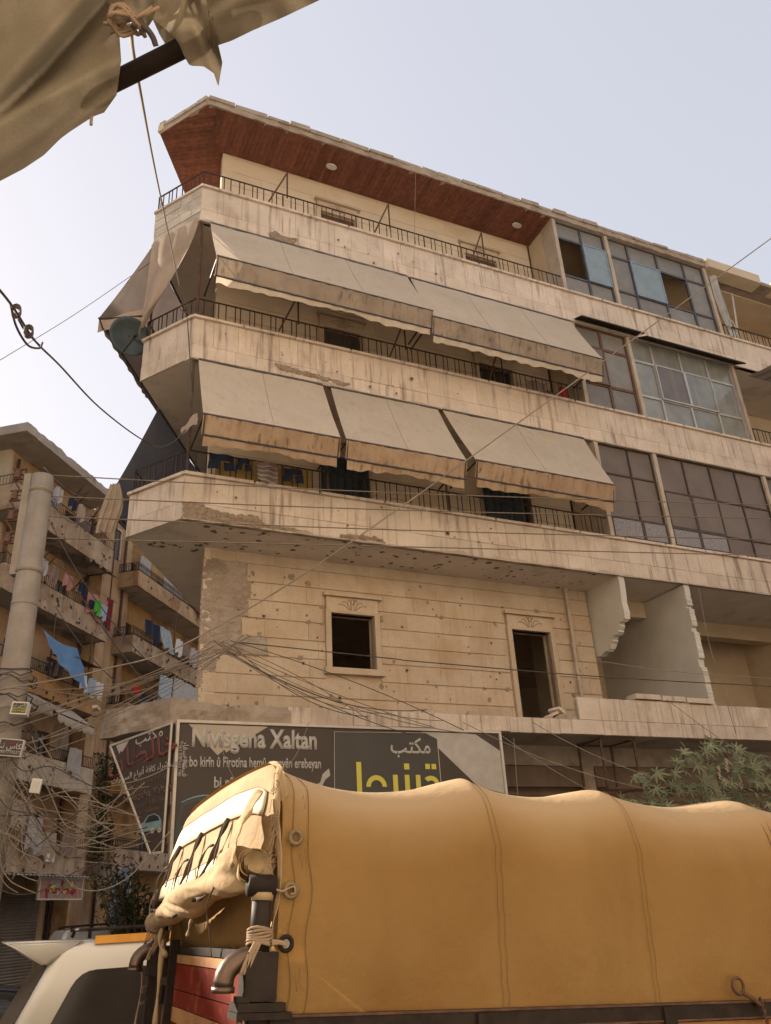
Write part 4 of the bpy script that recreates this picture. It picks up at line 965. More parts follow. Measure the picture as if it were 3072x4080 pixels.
# pale awning lower down
def paw(u, v):
    a = Vector((2.6, -.0, 9.72)).lerp(Vector((5.2, -.0, 9.62)), u); b = Vector((2.96, -.9, 9.0)).lerp(Vector((5.48, -.9, 8.9)), u); p = a.lerp(b, v); p.z -= .06*math.sin(math.pi*u); return p
t = thing('awning', 'pale grey scalloped awning low on the tan block', 'awning', rowloc(24.4), (0, 0, RRZ))
MB().grid(20, 8, paw).build('canopy', CLOTH, t, True, solid=.01)
def pav(u, v): p = Vector(paw(u, 1)); p.z -= v*(.22+.10*abs(math.sin(u*6*math.pi))); return p
MB().grid(60, 3, pav).build('valance', CLOTH, t, True, solid=.01)
MB().tube([paw(0, 1), paw(1, 1)], .025, 5).build('front_bar', IRON, t)
t = thing('awning', 'narrow striped grey awning between the pole and the scalloped awning', 'awning', rowloc(24.4), (0, 0, RRZ))
MB().grid(12, 6, lambda u, v: (.9+u*1.6, -1.0*v, 9.7-.55*v)).build('canopy', CLOTHT, t, True, solid=.01)
MB().grid(40, 3, lambda u, v: (.9+u*1.6+.03*v, -1.0+.03*math.sin(u*40), 9.15-.40*v)).build('valance', STRIPE_A, t, True, solid=.01)
# tin canopies
rowmesh(MB().grid(40, 4, lambda u, v: (4.6+u*1.9, .9-1.2*v, 11.9-.25*v+.02*math.sin(u*80))), 'tin_canopy', TIN, 'dark curved tin canopy above the striped curtain window', 'canopy')
rowmesh(MB().grid(60, 3, lambda u, v: (4.6+u*2.4, .2-.6*v, 16.25-.55*v*(.6+.4*nz(u*9))+.025*math.sin(u*120))), 'tin_canopy', TIN, 'torn tin canopy hanging below the uppermost balcony', 'canopy')
# laundry on the row
def cloth(x, y, z, w, h, m, label, cat='laundry', grp='laundry across the side street', k=3.0, dx=0):
    return rowmesh(MB().grid(14, 10, lambda u, v: (x+u*w+dx*v, y+.06*math.sin(u*k*4+v*2), z-v*h*(1-.12*math.sin(u*7)))), 'laundry', m, label, cat, grp)
cloth(5.3, -.10, 14.75, 1.55, 1.0, FPINK, 'faded pink striped cloth hanging at the balcony end'); cloth(6.75, -.15, 14.95, .45, 1.35, FMAR, 'maroon cloth hanging at the corner of the balcony')
cloth(5.68, -.25, 14.5, .42, .62, FGREEN, 'bright green shirt on the balcony line'); cloth(6.15, -.25, 14.42, .45, .62, FLBL, 'pale blue garment beside the green shirt'); cloth(5.3, -.22, 14.35, .32, .35, FNAVY, 'small dark cloth left of the green shirt')
cloth(5.0, -.4, 11.0, .5, .62, FWHITE, 'white shirt at the left of the white laundry group', k=2); cloth(5.55, -.4, 11.0, .5, .7, FLBL, 'lilac white shirt in the middle of the white laundry group'); cloth(6.1, -.4, 10.98, .55, .65, FWHITE, 'white shirt at the right of the white laundry group')
cloth(10.0, -.25, 15.0, 1.5, .8, FNAVY, 'navy sheet over the ornate iron balcony', dx=.3); cloth(11.35, -.3, 15.05, 1.1, 1.0, FLBL, 'long pale blue sheet over the ornate iron balcony', dx=.8)
cloth(15.7, -.2, 18.2, .8, 1.1, FMAR, 'maroon sheet far down the side street'); cloth(16.4, -.25, 18.1, 1.0, 1.0, FWHITE, 'white sheets far down the side street')
cloth(13.6, -.15, 13.0, 3.2, 1.6, FGRY, 'large pale sheet hung like a curtain on the ochre block', 'curtain', k=5); cloth(12.1, -.15, 12.8, 1.3, 1.5, FLBL, 'blueish white curtain left of the large pale sheet', 'curtain')
cloth(10.4, -.15, 11.5, .55, .75, FNAVY, 'dark clothes hung on the low ornate balcony'); cloth(11.0, -.15, 11.4, .45, .65, FNAVY, 'dark jacket hung on the low ornate balcony'); cloth(9.6, -.2, 11.75, .5, .5, FRED, 'red and white garment above the low ornate balcony')
for xk, zk in ((11.2, 18.9), (13.8, 18.8), (15.0, 18.7)): cloth(xk, .9, zk, 1.0, 1.5, FGRY, 'grey white balcony curtain high on the ochre block', 'curtain', 'balcony curtains high up', 6)
cloth(1.6, -.25, 5.9, 1.5, 1.0, CLOTHT, 'ragged tan curtain low beside the pole', 'curtain', None, 2, .3); cloth(2.9, -.3, 5.4, .9, 1.1, FGRY, 'pale curtain tail hanging beside the ragged tan one', 'curtain', None, 2)
for xk, zk, hk in ((1.3, 14.05, .9), (1.9, 17.35, .8), (4.4, 17.35, .8), (2.0, 7.6, 1.1), (4.5, 7.6, 1.2)): cloth(xk, .25, zk+hk+.2, 1.0, hk, rnd.choice([CLOTHT, FGRY, FSTR]), 'faded sheet hung behind a balcony rail of the tan block', 'sheet', 'faded sheets on the tan block', 4)
# ground floor of the row: canopy, shop sign, shutters, banner
mb = MB(); mb.grid(100, 3, lambda u, v: (1.4+u*5.4, .9-1.5*v, 3.62-.12*v+.025*math.sin(u*150))); rowmesh(mb, 'tin_canopy', TINW, 'white corrugated tin canopy edge over the shop', 'canopy')
sg = thing('shop_sign', 'colourful printed shop sign with red lettering above the tan shutter', 'sign', rowloc(24.4+5.4, -.25, 2.78), (0, R(0), RRZ+R(180)))
MB().box(-1.35, 1.35, -.03, .03, 0, .66).build('panel', PRINT, sg)
f = MB()
for q in ((-1.4, 1.4, -.05, 0), (-1.4, 1.4, .66, .71), (-1.4, -1.35, 0, .66), (1.35, 1.4, 0, .66)): f.box(q[0], q[1], -.04, .04, q[2], q[3])
f.build('frame', FRAMEW, sg)
for k in range(14): MB().disc((rnd.uniform(-1.2, 1.2), .034, rnd.uniform(.1, .55)), (1, 0, 0), (0, 0, 1), rnd.uniform(.05, .12), 9, .3).build('print_patch', rnd.choice([FGRY, LOCH, FMAR, SIGNY, FGREEN, CLOTHT]), sg)
text('\uFEE2\uFECC\uFEC4\uFEE3', .42, FRED, sg, (0, .04, .18), (R(90), 0, R(180)), .03, 2.0)
for (x0, x1, m_) in ((4.1, 6.4, SHUTL), (1.6, 3.8, mat('dark_maroon_door', (.05, .028, .024), (.035, .02, .018), 3)), (6.9, 8.6, mat('dark_blue_door', (.035, .038, .055), (.028, .03, .042), 3))):
    mb = MB(); mb.grid(1, 120, lambda u, v: (x0+u*(x1-x0), 1.24+.018*math.sin(v*30*2*math.pi), 3.0*v)); mb.build('roller_shutter', m_, L1)
bn = thing('feather_banner', 'tall blue grey feather banner with writing on the far pavement', 'banner', rowloc(24.4+9.1, -.6), (0, 0, RRZ+R(170)))
def fb(u, v): w = 1.15; x = -.55+u*w; top = 3.95-(.55*u**3); return (x, .04*math.sin(v*5+u*3), .4+(top-.4)*v)
MB().grid(10, 30, fb).build('cloth', BANNER, bn, True, solid=.01); MB().tube([(-.57, 0, 0), (-.57, 0, 3.9), (-.3, 0, 4.0), (.2, 0, 3.85)], .02, 5).build('pole', PLW, bn)
text('\uFE8E\uFEE8\uFEF3\uFEAA\uFEDF', .30, SIGNK, bn, (0, .07, 2.95), (R(90), 0, R(180)), .02, 1.2)
for k in range(8): text('\uFEAD\uFE8E\uFEF4\uFEB3 \uFECA\uFEF4\uFE91', .16, SIGNM, bn, (rnd.uniform(-.1, .1), .07, 2.6-.17*k), (R(90), 0, R(180)), .0, 1.0)
rowmesh(MB().grid(50, 10, lambda u, v: (6.9+u*1.9, -.5+.4*v-.5*u*v, 3.95-.9*v*(.3+u*.7)+.03*math.sin(u*70))), 'tin_canopy', TIN, 'crumpled rusty tin sheet hanging beside the feather banner', 'canopy', smooth=True)
rowmesh(MB().box(4.5, 5.0, -.1, .0, 4.0, 4.28), 'wall_box', PLW, 'small white electric box on the parapet above the shop sign', 'box', solid=0, smooth=False)
# pipes, units and drying lines that clutter the blocks
for x, y, lb in ((7.05, 1.2, 'rusty drain pipe at the right end of the tan block'), (1.35, 1.2, 'rusty drain pipe near the front corner of the tan block'), (9.9, 1.02, 'drain pipe on the wall between the two left blocks')):
    rowmesh(MB().tube([(x, y, .2), (x, y, 19.3)], .06, 7), 'drain_pipe', RUST, lb, 'pipe')
for x0, x1, z, lb in ((.3, 6.9, 14.7, 'drying line along the second balcony of the tan block'), (.3, 6.9, 18.0, 'drying line along the upper balcony of the tan block'), (9.8, 18, 14.9, 'drying line along the ornate balcony of the ochre block')):
    rowmesh(MB().tube([(x0, -.55, z), (x1, -.55, z-.05)], .012, 4), 'drying_line', WIRED, lb, 'drying line')
for k_, (x, z, w, h, m_) in enumerate(((.8, 17.95, .6, .7, FSTR), (1.6, 17.95, .45, .6, FGRY), (2.6, 17.95, .5, .5, FNAVY), (3.3, 17.95, .4, .7, CLOTHT), (1.2, 14.65, .5, .6, FGRY), (2.0, 14.65, .4, .7, FSTR), (2.9, 14.65, .5, .6, FPINK), (4.0, 14.65, .4, .5, FNAVY), (12.9, 14.8, .6, .8, FWHITE), (13.8, 14.8, .5, .7, FSTR), (14.6, 14.8, .7, .9, FGRY), (3.6, 11.2, .5, .6, FSTR), (1.3, 8.1, .8, .9, FSTR), (3.9, 5.0, 1.0, .9, CLOTHT), (5.4, 5.1, .7, .8, FSTR), (5.2, 8.2, .8, 1.0, FGRY))):
    cloth(x, -.5 if z > 11.5 else -.1, z, w, h, m_, 'dull garment or rag hanging on a balcony of the left blocks', 'laundry', 'dull laundry on the left blocks', 2.5)
# fallen plaster patches under the balconies of the tan block
for (zb, zt), n_ in zip(L1B, (2, 2, 3, 3, 4)):
    for q_ in range(n_):
        cx_ = rnd.uniform(.8, 6.6); mb = MB(); mb.disc((cx_, rnd.uniform(.4, .95), zb-.032-.002*q_), (1, 0, 0), (0, -.55, 0), rnd.uniform(.35, .8), 16, .35); mb.build('fallen_plaster', HOLES, L1)
# ivy on the ochre block
iv = MB()
for k in range(1500):
    x = 9.3+rnd.gauss(0, .35)+.3*math.sin(k); z = rnd.uniform(4.2, 8.6); c = Vector((x, .7+rnd.uniform(-.25, .25), z)); a = Vector((rnd.uniform(-1, 1), rnd.uniform(-1, 1), rnd.uniform(-1, 1))).normalized(); b = a.cross(Vector((.3, .5, .8))).normalized(); s_ = rnd.uniform(.04, .09)
    iv.quad(c-a*s_, c+b*s_*.5, c+a*s_, c-b*s_*.5)
rowmesh(iv, 'creeper', LEAF2, 'dusty creeper climbing between the two left blocks', 'creeper', smooth=False, solid=0)

# ================================================================== rest of the street and added shade blocks, outside the picture
def plainblock(label, s0, s1, D0, D1, h, m, faces=True, nm='apartment_building'):
    t = thing(nm, label, 'building', st(s0, D0, 0), (0, 0, AZ)); L2 = s1-s0; dp = D1-D0
    holes = [(x, x+1.1, z, z+1.5) for x in [1.2+k*2.9 for k in range(int((L2-2)/2.9))] for z in [4.2+3.2*j for j in range(int((h-5)/3.2)+1)] if z+1.5 < h]
    y0 = 0 if dp > 0 else dp
    MB().box(0, L2, min(.3, dp), max(.3, dp), -3, h-.2).build('body', m, t)
    yy = (0.0, .28) if dp > 0 else (.32, .6)
    wallholes(MB(), 0, L2, -3, h, yy[0], yy[1], holes).build('front_wall', m, t)
    for hh in holes: MB().box(hh[0], hh[1], .16 if dp > 0 else .40, .2 if dp > 0 else .44, hh[2], hh[3]).build('window', GLASSD, t)
    return t
plainblock('cream apartment block facing the damaged building from across the street', -34, 8, -2.6, -12, 17, mat('pale_render', (.64, .585, .51), (.58, .525, .45), 1))
plainblock('cream apartment block across the street further right', 8.4, 45, -3.2, -12, 15.5, mat('pale_render_b', (.62, .56, .48), (.56, .50, .43), 1))

QV = Vector((SUN_H.y, -SUN_H.x, 0))
def shadeblock(label, q0, q1, h):  # unseen block added to stop the sun; height sets the shadow edge
    t = thing('apartment_building', label, 'building', SUN_H*27.3+QV*q0, (0, 0, math.atan2(QV.y, QV.x))); L2 = q1-q0
    holes = [(x, x+1.2, z, z+1.5) for x in [1+k*2.8 for k in range(int((L2-1.5)/2.8))] for z in [1+3.1*j for j in range(int(h/3.1)-1)]]
    wallholes(MB(), 0, L2, -1, h, 0, .3, holes).build('front_wall', LWALLC, t); MB().box(0, L2, .3, 9, -1, h-.01).build('body', LWALLC, t)
    for hh in holes: MB().box(hh[0], hh[1], .18, .22, hh[2], hh[3]).build('window', GLASSD, t)
shadeblock('added unseen lower pale block shading the street from the left', -16, 5.6, 12.75)
shadeblock('added unseen taller pale block shading the pole from the left', 5.7, 15.5, 20.5)

# ================================================================== concrete utility pole with its boxes
PB = at(93, 1030, 10.5); PX = Vector((PB.x, PB.y, 0)); PT = PB.z
pole = thing('utility_pole', 'weathered round concrete utility pole at the street corner', 'utility pole', PX)
MB().tube([(0, 0, -.2), (0, 0, PT*.5), (0, 0, PT)], [.225, .188, .150], 20).build('shaft', POLEC, pole, True)
for za, zb_, r_ in ((.28, .20, .160), (1.52, 1.44, .182), (2.0, 1.97, .174)): MB().tube([(0, 0, PT-za), (0, 0, PT-zb_)], r_, 20).build('collar', POLEC, pole, True)
MB().box(-.235, -.13, -.09, .03, PT-1.55, PT+.02).build('side_channel', POLEC, pole)
for k, dz in enumerate((.05, -.30, -.62, -.97)):
    z = PT+dz; ib = MB().box(-.42, -.24, -.06, -.03, z-.10, z-.08).box(-.42, -.24, -.06, -.03, z+.06, z+.08).box(-.245, -.235, -.065, -.025, z-.36, z+.09).tube([(-.41, -.045, z-.09), (-.24, -.045, z-.34)], .012, 5)
    o = ib.build('bracket', RUST, pole); i2 = MB().tube([(-.35, -.045, z-.08), (-.35, -.045, z-.045), (-.35, -.045, z-.03), (-.35, -.045, z), (-.35, -.045, z+.02), (-.35, -.045, z+.06)], [.05, .055, .035, .055, .035, .05], 12); i2.build('insulator', FBRN, o, True)
for dz in (-2.9, -4.0):
    MB().tube([(.21*math.cos(q*.45), .21*math.sin(q*.45), PT+dz+.02*math.sin(q)) for q in range(15)], .010, 4, False).build('tie_wire', WIRED, pole)
# junction box and plates
jb = thing('junction_box', 'pale plastic junction box with yellow print strapped to the pole', 'box', at(48, 1532, 10.2), (R(-6), R(4), R(8)))
jb.scale = (.62, .62, .62); MB().box(-.20, .12, -.07, .12, -.13, .13).build('case', PLW, jb); MB().box(-.17, .10, -.078, -.070, -.10, .10).build('face', SIGNG, jb)
text('\uFE96\uFEE7 \uFEB1\uFE8E\uFEDC\uFEF4\uFE91', .09, SIGNW, jb, (-.03, -.081, .03), bold=.01)
for k in range(2): text('0957773527', .055, SIGNY, jb, (-.03, -.081, -.03-.05*k), bold=.008)
ps = thing('pole_sign', 'small dark rectangular sign with white Arabic writing on the pole', 'sign', at(24, 1616, 10.1), (R(-4), R(7), R(4)))
ps.scale = (.68, .68, .68); MB().box(-.21, .21, -.04, .04, -.15, .15).build('case', FRAMEW, ps); MB().box(-.195, .195, -.047, -.041, -.135, .135).build('face', SIGND, ps)
text(AR_BIKAS, .13, SIGNW, ps, (0, -.05, -.02), bold=.012); text('0957773527', .075, SIGNW, ps, (0, -.05, -.105), bold=.008)
for sg_ in (-1, 1): MB().tube(cat_rom([(0, -.051, .05), (sg_*.03, -.051, .06), (sg_*.06, -.051, .09)], 4), .009, 4).build('emblem', FRED, ps)
vb = thing('vent_box', 'small pale louvred box low on the pole', 'box', at(78, 1698, 10.0), (0, R(8), R(10))); vb.scale = (.62, .62, .62)
MB().box(-.09, .09, -.04, .04, -.13, .13).build('case', PLW, vb)
for k in range(8): MB().box(-.07, .07, -.05, -.042, -.11+k*.028, -.098+k*.028).build('louvre', PLW, vb)

# ================================================================== cables
def wire(pts, r, m, label, n=8, group=None):
    o = MB().tube(cat_rom(pts, n), r, 5).build('cable', m, None, True); return tag(o, label, 'cable', group)
ends = [(1700, 1092), (1700, 1121), (1700, 1167), (1700, 1201)]; mids = [(868, 1065), (868, 1102), (868, 1145), (868, 1181)]; starts = [(68, 1004), (58, 1047), (47, 1088), (37, 1130)]
for k in range(4):
    a = PX+Vector((-.35, -.05, PT+(.05, -.30, -.62, -.97)[k]-.0)); 
    wire([a, fp(*mids[k], 10.6), fp(*ends[k], 9.8)], .0095, WIRE, ['uppermost', 'second from top', 'third from top', 'lowest'][k]+' of four parallel cables from the pole across the facade', 10, 'cables from the pole insulators')
wire([at(0, 1490, 10), at(217, 1448, 10.2), fp(440, 1370, 10.8), fp(860, 1100, 10), fp(1666, 515, 8), fp(1760, 445, 7.6)], .011, WIREL, 'long pale cable rising diagonally across the facade to the upper right', 10)
wire([hz(280, 55, 3.62), at(300, 182, 1.9), at(347, 425, 4.2), at(398, 664, 9.5), fp(405, 690, 11.95)], .006, WIREL, 'cable dropping from the overhead tarpaulin to the upper corner balcony')
wire([fp(405, 690, 11.9), fp(415, 880, 11.5), fp(395, 935, 11.5), fp(350, 966, 11.6), fp(300, 945, 11.2), at(215, 880, 8.2), at(130, 790, 6.4), at(75, 735, 5.4), at(20, 652, 4.4), at(-60, 560, 3.6)], .010, WIRED, 'thick dark cable sagging from the upper left to the corner balcony')
mb = MB()
for (u0, v0, rr) in ((35, 668, 14), (62, 712, 13)):
    for k in range(5): mb.tube([at(u0+rr*math.cos(q*.6)*.7, v0+rr*math.sin(q*.6)*.8+k*2, 4.75) for q in range(11)], .008, 4, False)
mb.tube(cat_rom([at(22, 655, 4.5), at(35, 705, 4.7), at(60, 745, 5), at(85, 752, 5.2), at(92, 740, 5.5)], 5), .009, 5); mb.tube(cat_rom([at(40, 690, 4.7), at(55, 715, 5), at(85, 745, 5.4)], 5), .008, 5)
tag(mb.build('cable_knot', WIRED), 'knotted splice on the thick dark cable at the left', 'cable splice')
wire([at(-20, 790, 11), at(160, 680, 13), fp(335, 560, 12.9)], .006, WIRED, 'thin line from the left edge to the mauve awning')
wire([fp(868, 1426, 11.3), fp(1300, 1462, 10.6), fp(1690, 1484, 10.3)], .009, WIRED, 'dark cable passing in front of the first floor window and door'); wire([fp(520, 1388, 11.8), fp(868, 1425, 11.3)], .009, WIRED, 'left half of the dark cable in front of the first floor window')
wire([fp(1294, 1428, 11.3), fp(1450, 1450, 10.9), fp(1690, 1468, 10.5)], .006, WIREL, 'pale cable along the open first floor rooms'); wire([fp(1510, 1270, 11.8), fp(1530, 1380, 11.6), fp(1560, 1480, 11.5), fp(1590, 1585, 11.6)], .006, WIREL, 'thin cable hanging down by the tiled partition')
wire([fp(898, 365, 11.7), fp(897, 420, 11.7), fp(894, 610, 11.7)], .005, WIREL, 'thin string hanging from the wooden roof soffit')
hub = PX+Vector((.1, -.25, PT-3.55))
W2 = [(520, 1388, 11.75), (500, 1395, 11.8), (470, 1400, 11.8), (440, 1420, 11.9), (535, 1380, 11.7)]
for k in range(13):
    u, v, D = W2[k % 5]; a = hub+Vector((rnd.uniform(-.2, .25), rnd.uniform(-.1, .1), rnd.uniform(-.55, .5))); b = fp(u+rnd.uniform(-25, 10), v+rnd.uniform(-18, 18), D-.1)
    wire(sagline(a, b, rnd.uniform(.05, .45), 8), .0065, rnd.choice([WIRE, WIREL, WIRE]), 'tangled cable strung between the pole and the stripped corner column', 2, 'tangle between pole and corner')
for k in range(9):
    a = fp(520+rnd.uniform(-60, 20), 1388+rnd.uniform(-6, 14), 11.75); b = fp(rnd.uniform(760, 1260), rnd.uniform(1530, 1590), 11.7)
    wire(sagline(a, b, rnd.uniform(-.1, .35), 10), .0065, rnd.choice([WIRE, WIRED]), 'loose cable running from the corner hole down along the ledge', 2, 'cables along the ledge')
T3 = [(330, 1800), (300, 1770), (345, 1810), (240, 1850), (220, 1780), (270, 1800), (180, 1760), (310, 1690), (150, 1830), (250, 1720)]
for k in range(30):
    u, v = T3[k % 10]; a = hub+Vector((rnd.uniform(-.1, .45), rnd.uniform(-.1, .1), rnd.uniform(-1.3, -.2))); D = rnd.uniform(10.3, 11.8); b = fp(u+rnd.uniform(-30, 30), v+rnd.uniform(-25, 25), D)
    mid = a.lerp(b, rnd.uniform(.3, .6))+Vector((rnd.uniform(-.2, .2), 0, rnd.uniform(-.7, .1)))
    wire([a, a.lerp(mid, .5)+Vector((rnd.uniform(-.15, .15), 0, rnd.uniform(-.25, .05))), mid, mid.lerp(b, .5)+Vector((0, 0, rnd.uniform(-.25, .05))), b], rnd.choice([.005, .006, .0075]), rnd.choice([WIRE, WIREL, WIREL, WIRED]), 'tangled loose cable drooping from the pole in front of the left blocks', 5, 'drooping tangle by the pole')
for k in range(12):
    a = hub+Vector((rnd.uniform(-.05, .3), -.05, rnd.uniform(-.9, -.3))); pts = [a]; w0 = rnd.uniform(0, 6)
    for q in range(9): pts.append(a+Vector((.05*q*.5+.18*math.cos(w0+q*.8), .02*q, -.14*q+.1*math.sin(w0+q*.9)-.1)))
    wire(pts, .006, rnd.choice([WIRE, WIREL]), 'curling loose cable end below the junction box', 4, 'curling ends below the junction box')
for k in range(8):
    mb = MB(); z = hub.z+rnd.uniform(-.4, .6)-0; c = PX+Vector((0, 0, z)); rr = rnd.uniform(.24, .34); tl = rnd.uniform(-.3, .3)
    tag(mb.tube([c+Vector((rr*math.cos(q*.42), rr*math.sin(q*.42), tl*rr*math.cos(q*.42)+.03*math.sin(q*2.3))) for q in range(16)], .009, 5, False).build('cable', rnd.choice([WIRED, WIRE]), None, True), 'dark cable wound around the pole above the junction box', 'cable', 'cables wound round the pole')
for (a, b, sg_) in (((95, 1010), (240, 1075), .25), ((100, 1060), (212, 1095), .45)):
    wire(sagline(at(*a, 10.4), at(*b, 16), sg_, 8), .009, WIREL, 'looped pale cable beside the pole top', 2, 'looped cables by the pole top')
wire([at(70, 1690, 10.2), at(180, 1705, 10.5), fp(300, 1685, 11), fp(400, 1640, 11.4)], .006, WIREL, 'cable swinging in front of the tilted sign'); wire([fp(475, 1590, 11.75), fp(490, 1650, 11.7), fp(525, 1700, 11.6), fp(585, 1695, 11.6), fp(640, 1630, 11.6), fp(668, 1560, 11.7)], .005, WIREL, 'thin cable loop hanging in front of the office sign')
for (a, b, sg_) in (((1085, 1590, 11.6), (1390, 1760, 10.5), .1), ((1000, 1560, 11.7), (1400, 1705, 10.2), .12), ((1150, 1560, 11.7), (1450, 1690, 10.2), .1), ((1440, 1510, 11.8), (1640, 1650, 10.8), .05), ((1110, 1595, 11.7), (1120, 1740, 11.4), .05)):
    wire(sagline(fp(*a), fp(*b), sg_, 8), .006, WIREL, 'thin slack cable in front of the brown shutters', 2, 'cables in front of the shutters')
for (u0, v0, u1, v1) in ((110, 1130, 330, 1440), (130, 1210, 400, 1560), (210, 1330, 440, 1590), (120, 1310, 330, 1530)):
    wire(sagline(at(u0, v0, 21), at(u1, v1, 17), .3, 8), .013, WIRED, 'dark cable slanting across the left blocks', 2, 'dark slanting cables over the left blocks')

# ================================================================== office sign
S1 = thing('office_sign', 'wide dark brown office sign with white Kurdish lettering under the broken slab', 'sign', BL+Matrix.Rotation(AZ, 3, 'Z') @ Vector((0, -.06, 0)), (0, 0, AZ))
MB().box(.12, 5.38, -.02, .06, 2.55, 4.30).build('panel', SIGND, S1)
f = MB()
for q in ((.08, .12, 2.5, 4.34), (5.38, 5.42, 2.5, 4.34), (.12, 5.38, 4.30, 4.34), (.12, 5.38, 2.5, 2.55)): f.box(q[0], q[1], -.05, .07, q[2], q[3])
f.build('frame', FRAMEW, S1)
def decal(pts, m, y, name='print', par=None): return MB().prismy(pts, y, y+.003).build(name, m, par or S1)
decal([(.25, 4.285), (1.42, 4.285), (.92, 3.98), (.80, 3.90), (.78, 3.94), (.68, 3.86)], mat('tan_sign_print', (.36, .29, .22), rough=.5), -.0235, 'print_triangle')
text('Nivîsgeha Xaltan', .375, SIGNW, S1, (1.24, -.028, 3.98), bold=.034, sx=.745)
text('ji bo kirîn û Firotina hemû cureyên erebeyan', .20, SIGNW, S1, (1.22, -.028, 3.70), bold=.022, sx=.565)
text('bi rêveberiya', .21, SIGNW, S1, (1.05, -.028, 3.42), bold=.026, sx=.75)
text(AR_CELL, .11, SIGNW, S1, (.19, -.028, 3.80), (R(90), R(90), 0), .01, 1.0); text('+963 938 110 740', .07, SIGNW, S1, (.27-.14, -.028, 3.80), (R(90), R(90), 0), .008, .9)
decal([(2.42, 2.6), (2.46, 4.24), (4.02, 4.27), (4.22, 4.18), (4.24, 2.6)], SIGNG, -.0245, 'inner_panel')
MB().tube([(2.42, -.028, 2.6), (2.46, -.028, 4.24), (4.02, -.028, 4.27), (4.22, -.028, 4.18), (4.24, -.028, 2.6)], .006, 4).build('panel_outline', FRAMEW, S1)
text(AR_MAKTAB, .33, SIGNW, S1, (3.74, -.030, 3.95), bold=.016, sx=.86)
for q in ((2.80, 2.88, 2.9, 3.80), (3.40, 3.48, 2.9, 3.62), (3.60, 3.68, 2.9, 3.62), (3.79, 3.87, 2.9, 3.62), (3.60, 3.69, 3.70, 3.79), (3.97, 4.05, 3.71, 3.79), (4.08, 4.16, 3.71, 3.79), (2.8, 4.16, 2.9, 2.98)): decal([(q[0], q[2]), (q[1], q[2]), (q[1], q[3]), (q[0], q[3])], SIGNY, -.031 - .0004*q[0], 'yellow_letter')
MB().grid(14, 1, lambda u, v: (3.12+.17*math.cos(3.14*(1-u))*(1-.42*v), -.033, 3.44+.17*math.sin(3.14*u)*(1-.42*v))).build('yellow_letter', SIGNY, S1, solid=.002); MB().grid(14, 1, lambda u, v: (4.05+.15*math.cos(3.14*(1-u)*.75)*(1-.5*v), -.033, 3.47+.14*math.sin(3.14*(.25+u*.75))*(1-.5*v))).build('yellow_letter', SIGNY, S1, solid=.002)
decal([(3.95, 4.285), (4.92, 4.285), (5.375, 4.02), (5.375, 3.35), (4.9, 3.45)], SIGNW, -.0232, 'print_band')
decal([(2.05, 3.42), (2.22, 3.50), (2.26, 3.62), (2.36, 3.70), (2.38, 3.60), (2.30, 3.54), (2.22, 3.40)], SIGNW, -.0238, 'print_swoosh')
# big faint car door print, lower left of the sign
decal([(.14, 2.9), (.2, 3.22), (.42, 3.30), (.66, 3.28), (.76, 3.02), (.78, 2.86), (1.35, 2.74), (1.4, 2.56), (.14, 2.56)], mat('faint_teal_print', (.075, .085, .075), (.06, .065, .055), 4), -.0236, 'car_print')
decal([(.2, 2.92), (.24, 3.18), (.42, 3.25), (.60, 3.22), (.68, 2.98)], SIGND, -.0272, 'car_print_window'); MB().tube(cat_rom([(.2, -.028, 3.22), (.42, -.028, 3.30), (.64, -.028, 3.28), (.76, -.028, 2.98), (.8, -.028, 2.84)], 5), .012, 4).build('car_print_line', SIGNT, S1)
decal([(.34, 2.98), (.62, 2.96), (.60, 3.01), (.38, 3.02)], mat('faint_tan_print', (.20, .16, .12)), -.0285, 'car_print_mirror')
# tilted sign on the chamfer
ca = math.atan2(1.05, -.73)
S2 = thing('tilted_sign', 'tapering dark sign with a car picture tilted on the chamfered corner', 'sign', BL+Matrix.Rotation(AZ, 3, 'Z') @ Vector((.06, -.08, 0)), (0, 0, AZ+ca+math.pi))
q = [(-.03, 4.29), (-1.24, 4.14), (-.28, 2.60), (-.06, 2.60)]
MB().prismy(q, -.03, .03).build('panel', SIGND, S2)
f = MB()
for a, b in zip(q, q[1:]+q[:1]): f.tube([(a[0], -.035, a[1]), (b[0], -.035, b[1])], .018, 5)
f.build('frame', FRAMEW, S2)
RS = (R(90), R(-6), 0)
def dec2(pts, m, y=-.034, name='print'): return MB().prismy(pts, y, y+.003).build(name, m, S2)
dec2([(-1.12, 4.13), (-.86, 4.17), (-.98, 4.02), (-1.02, 4.04), (-1.04, 4.0)], SIGNW)
text(AR_MAKTAB, .22, SIGNW, S2, (-.45, -.036, 4.11), RS, .012, 1.0); text(AR_KHALTAN, .42, SIGNR, S2, (-.56, -.036, 3.82), RS, .02, 1.15)
text(AR_LINE, .115, SIGNW, S2, (-.47, -.036, 3.66), RS, .012, 1.0); text(AR_LINE2, .10, SIGNM, S2, (-.45, -.036, 3.53), RS, .006, 1.1)
text('Nivîsgeha Xaltan', .15, SIGNM, S2, (-.42, -.036, 3.34), RS, .012, .9); text('ji bo kirîn û Firotina', .085, SIGNM, S2, (-.38, -.036, 3.23), RS, .0, .9); text('bi rêveberiya', .08, SIGNM, S2, (-.35, -.036, 3.14), RS, .0, .9)
cz = 2.94
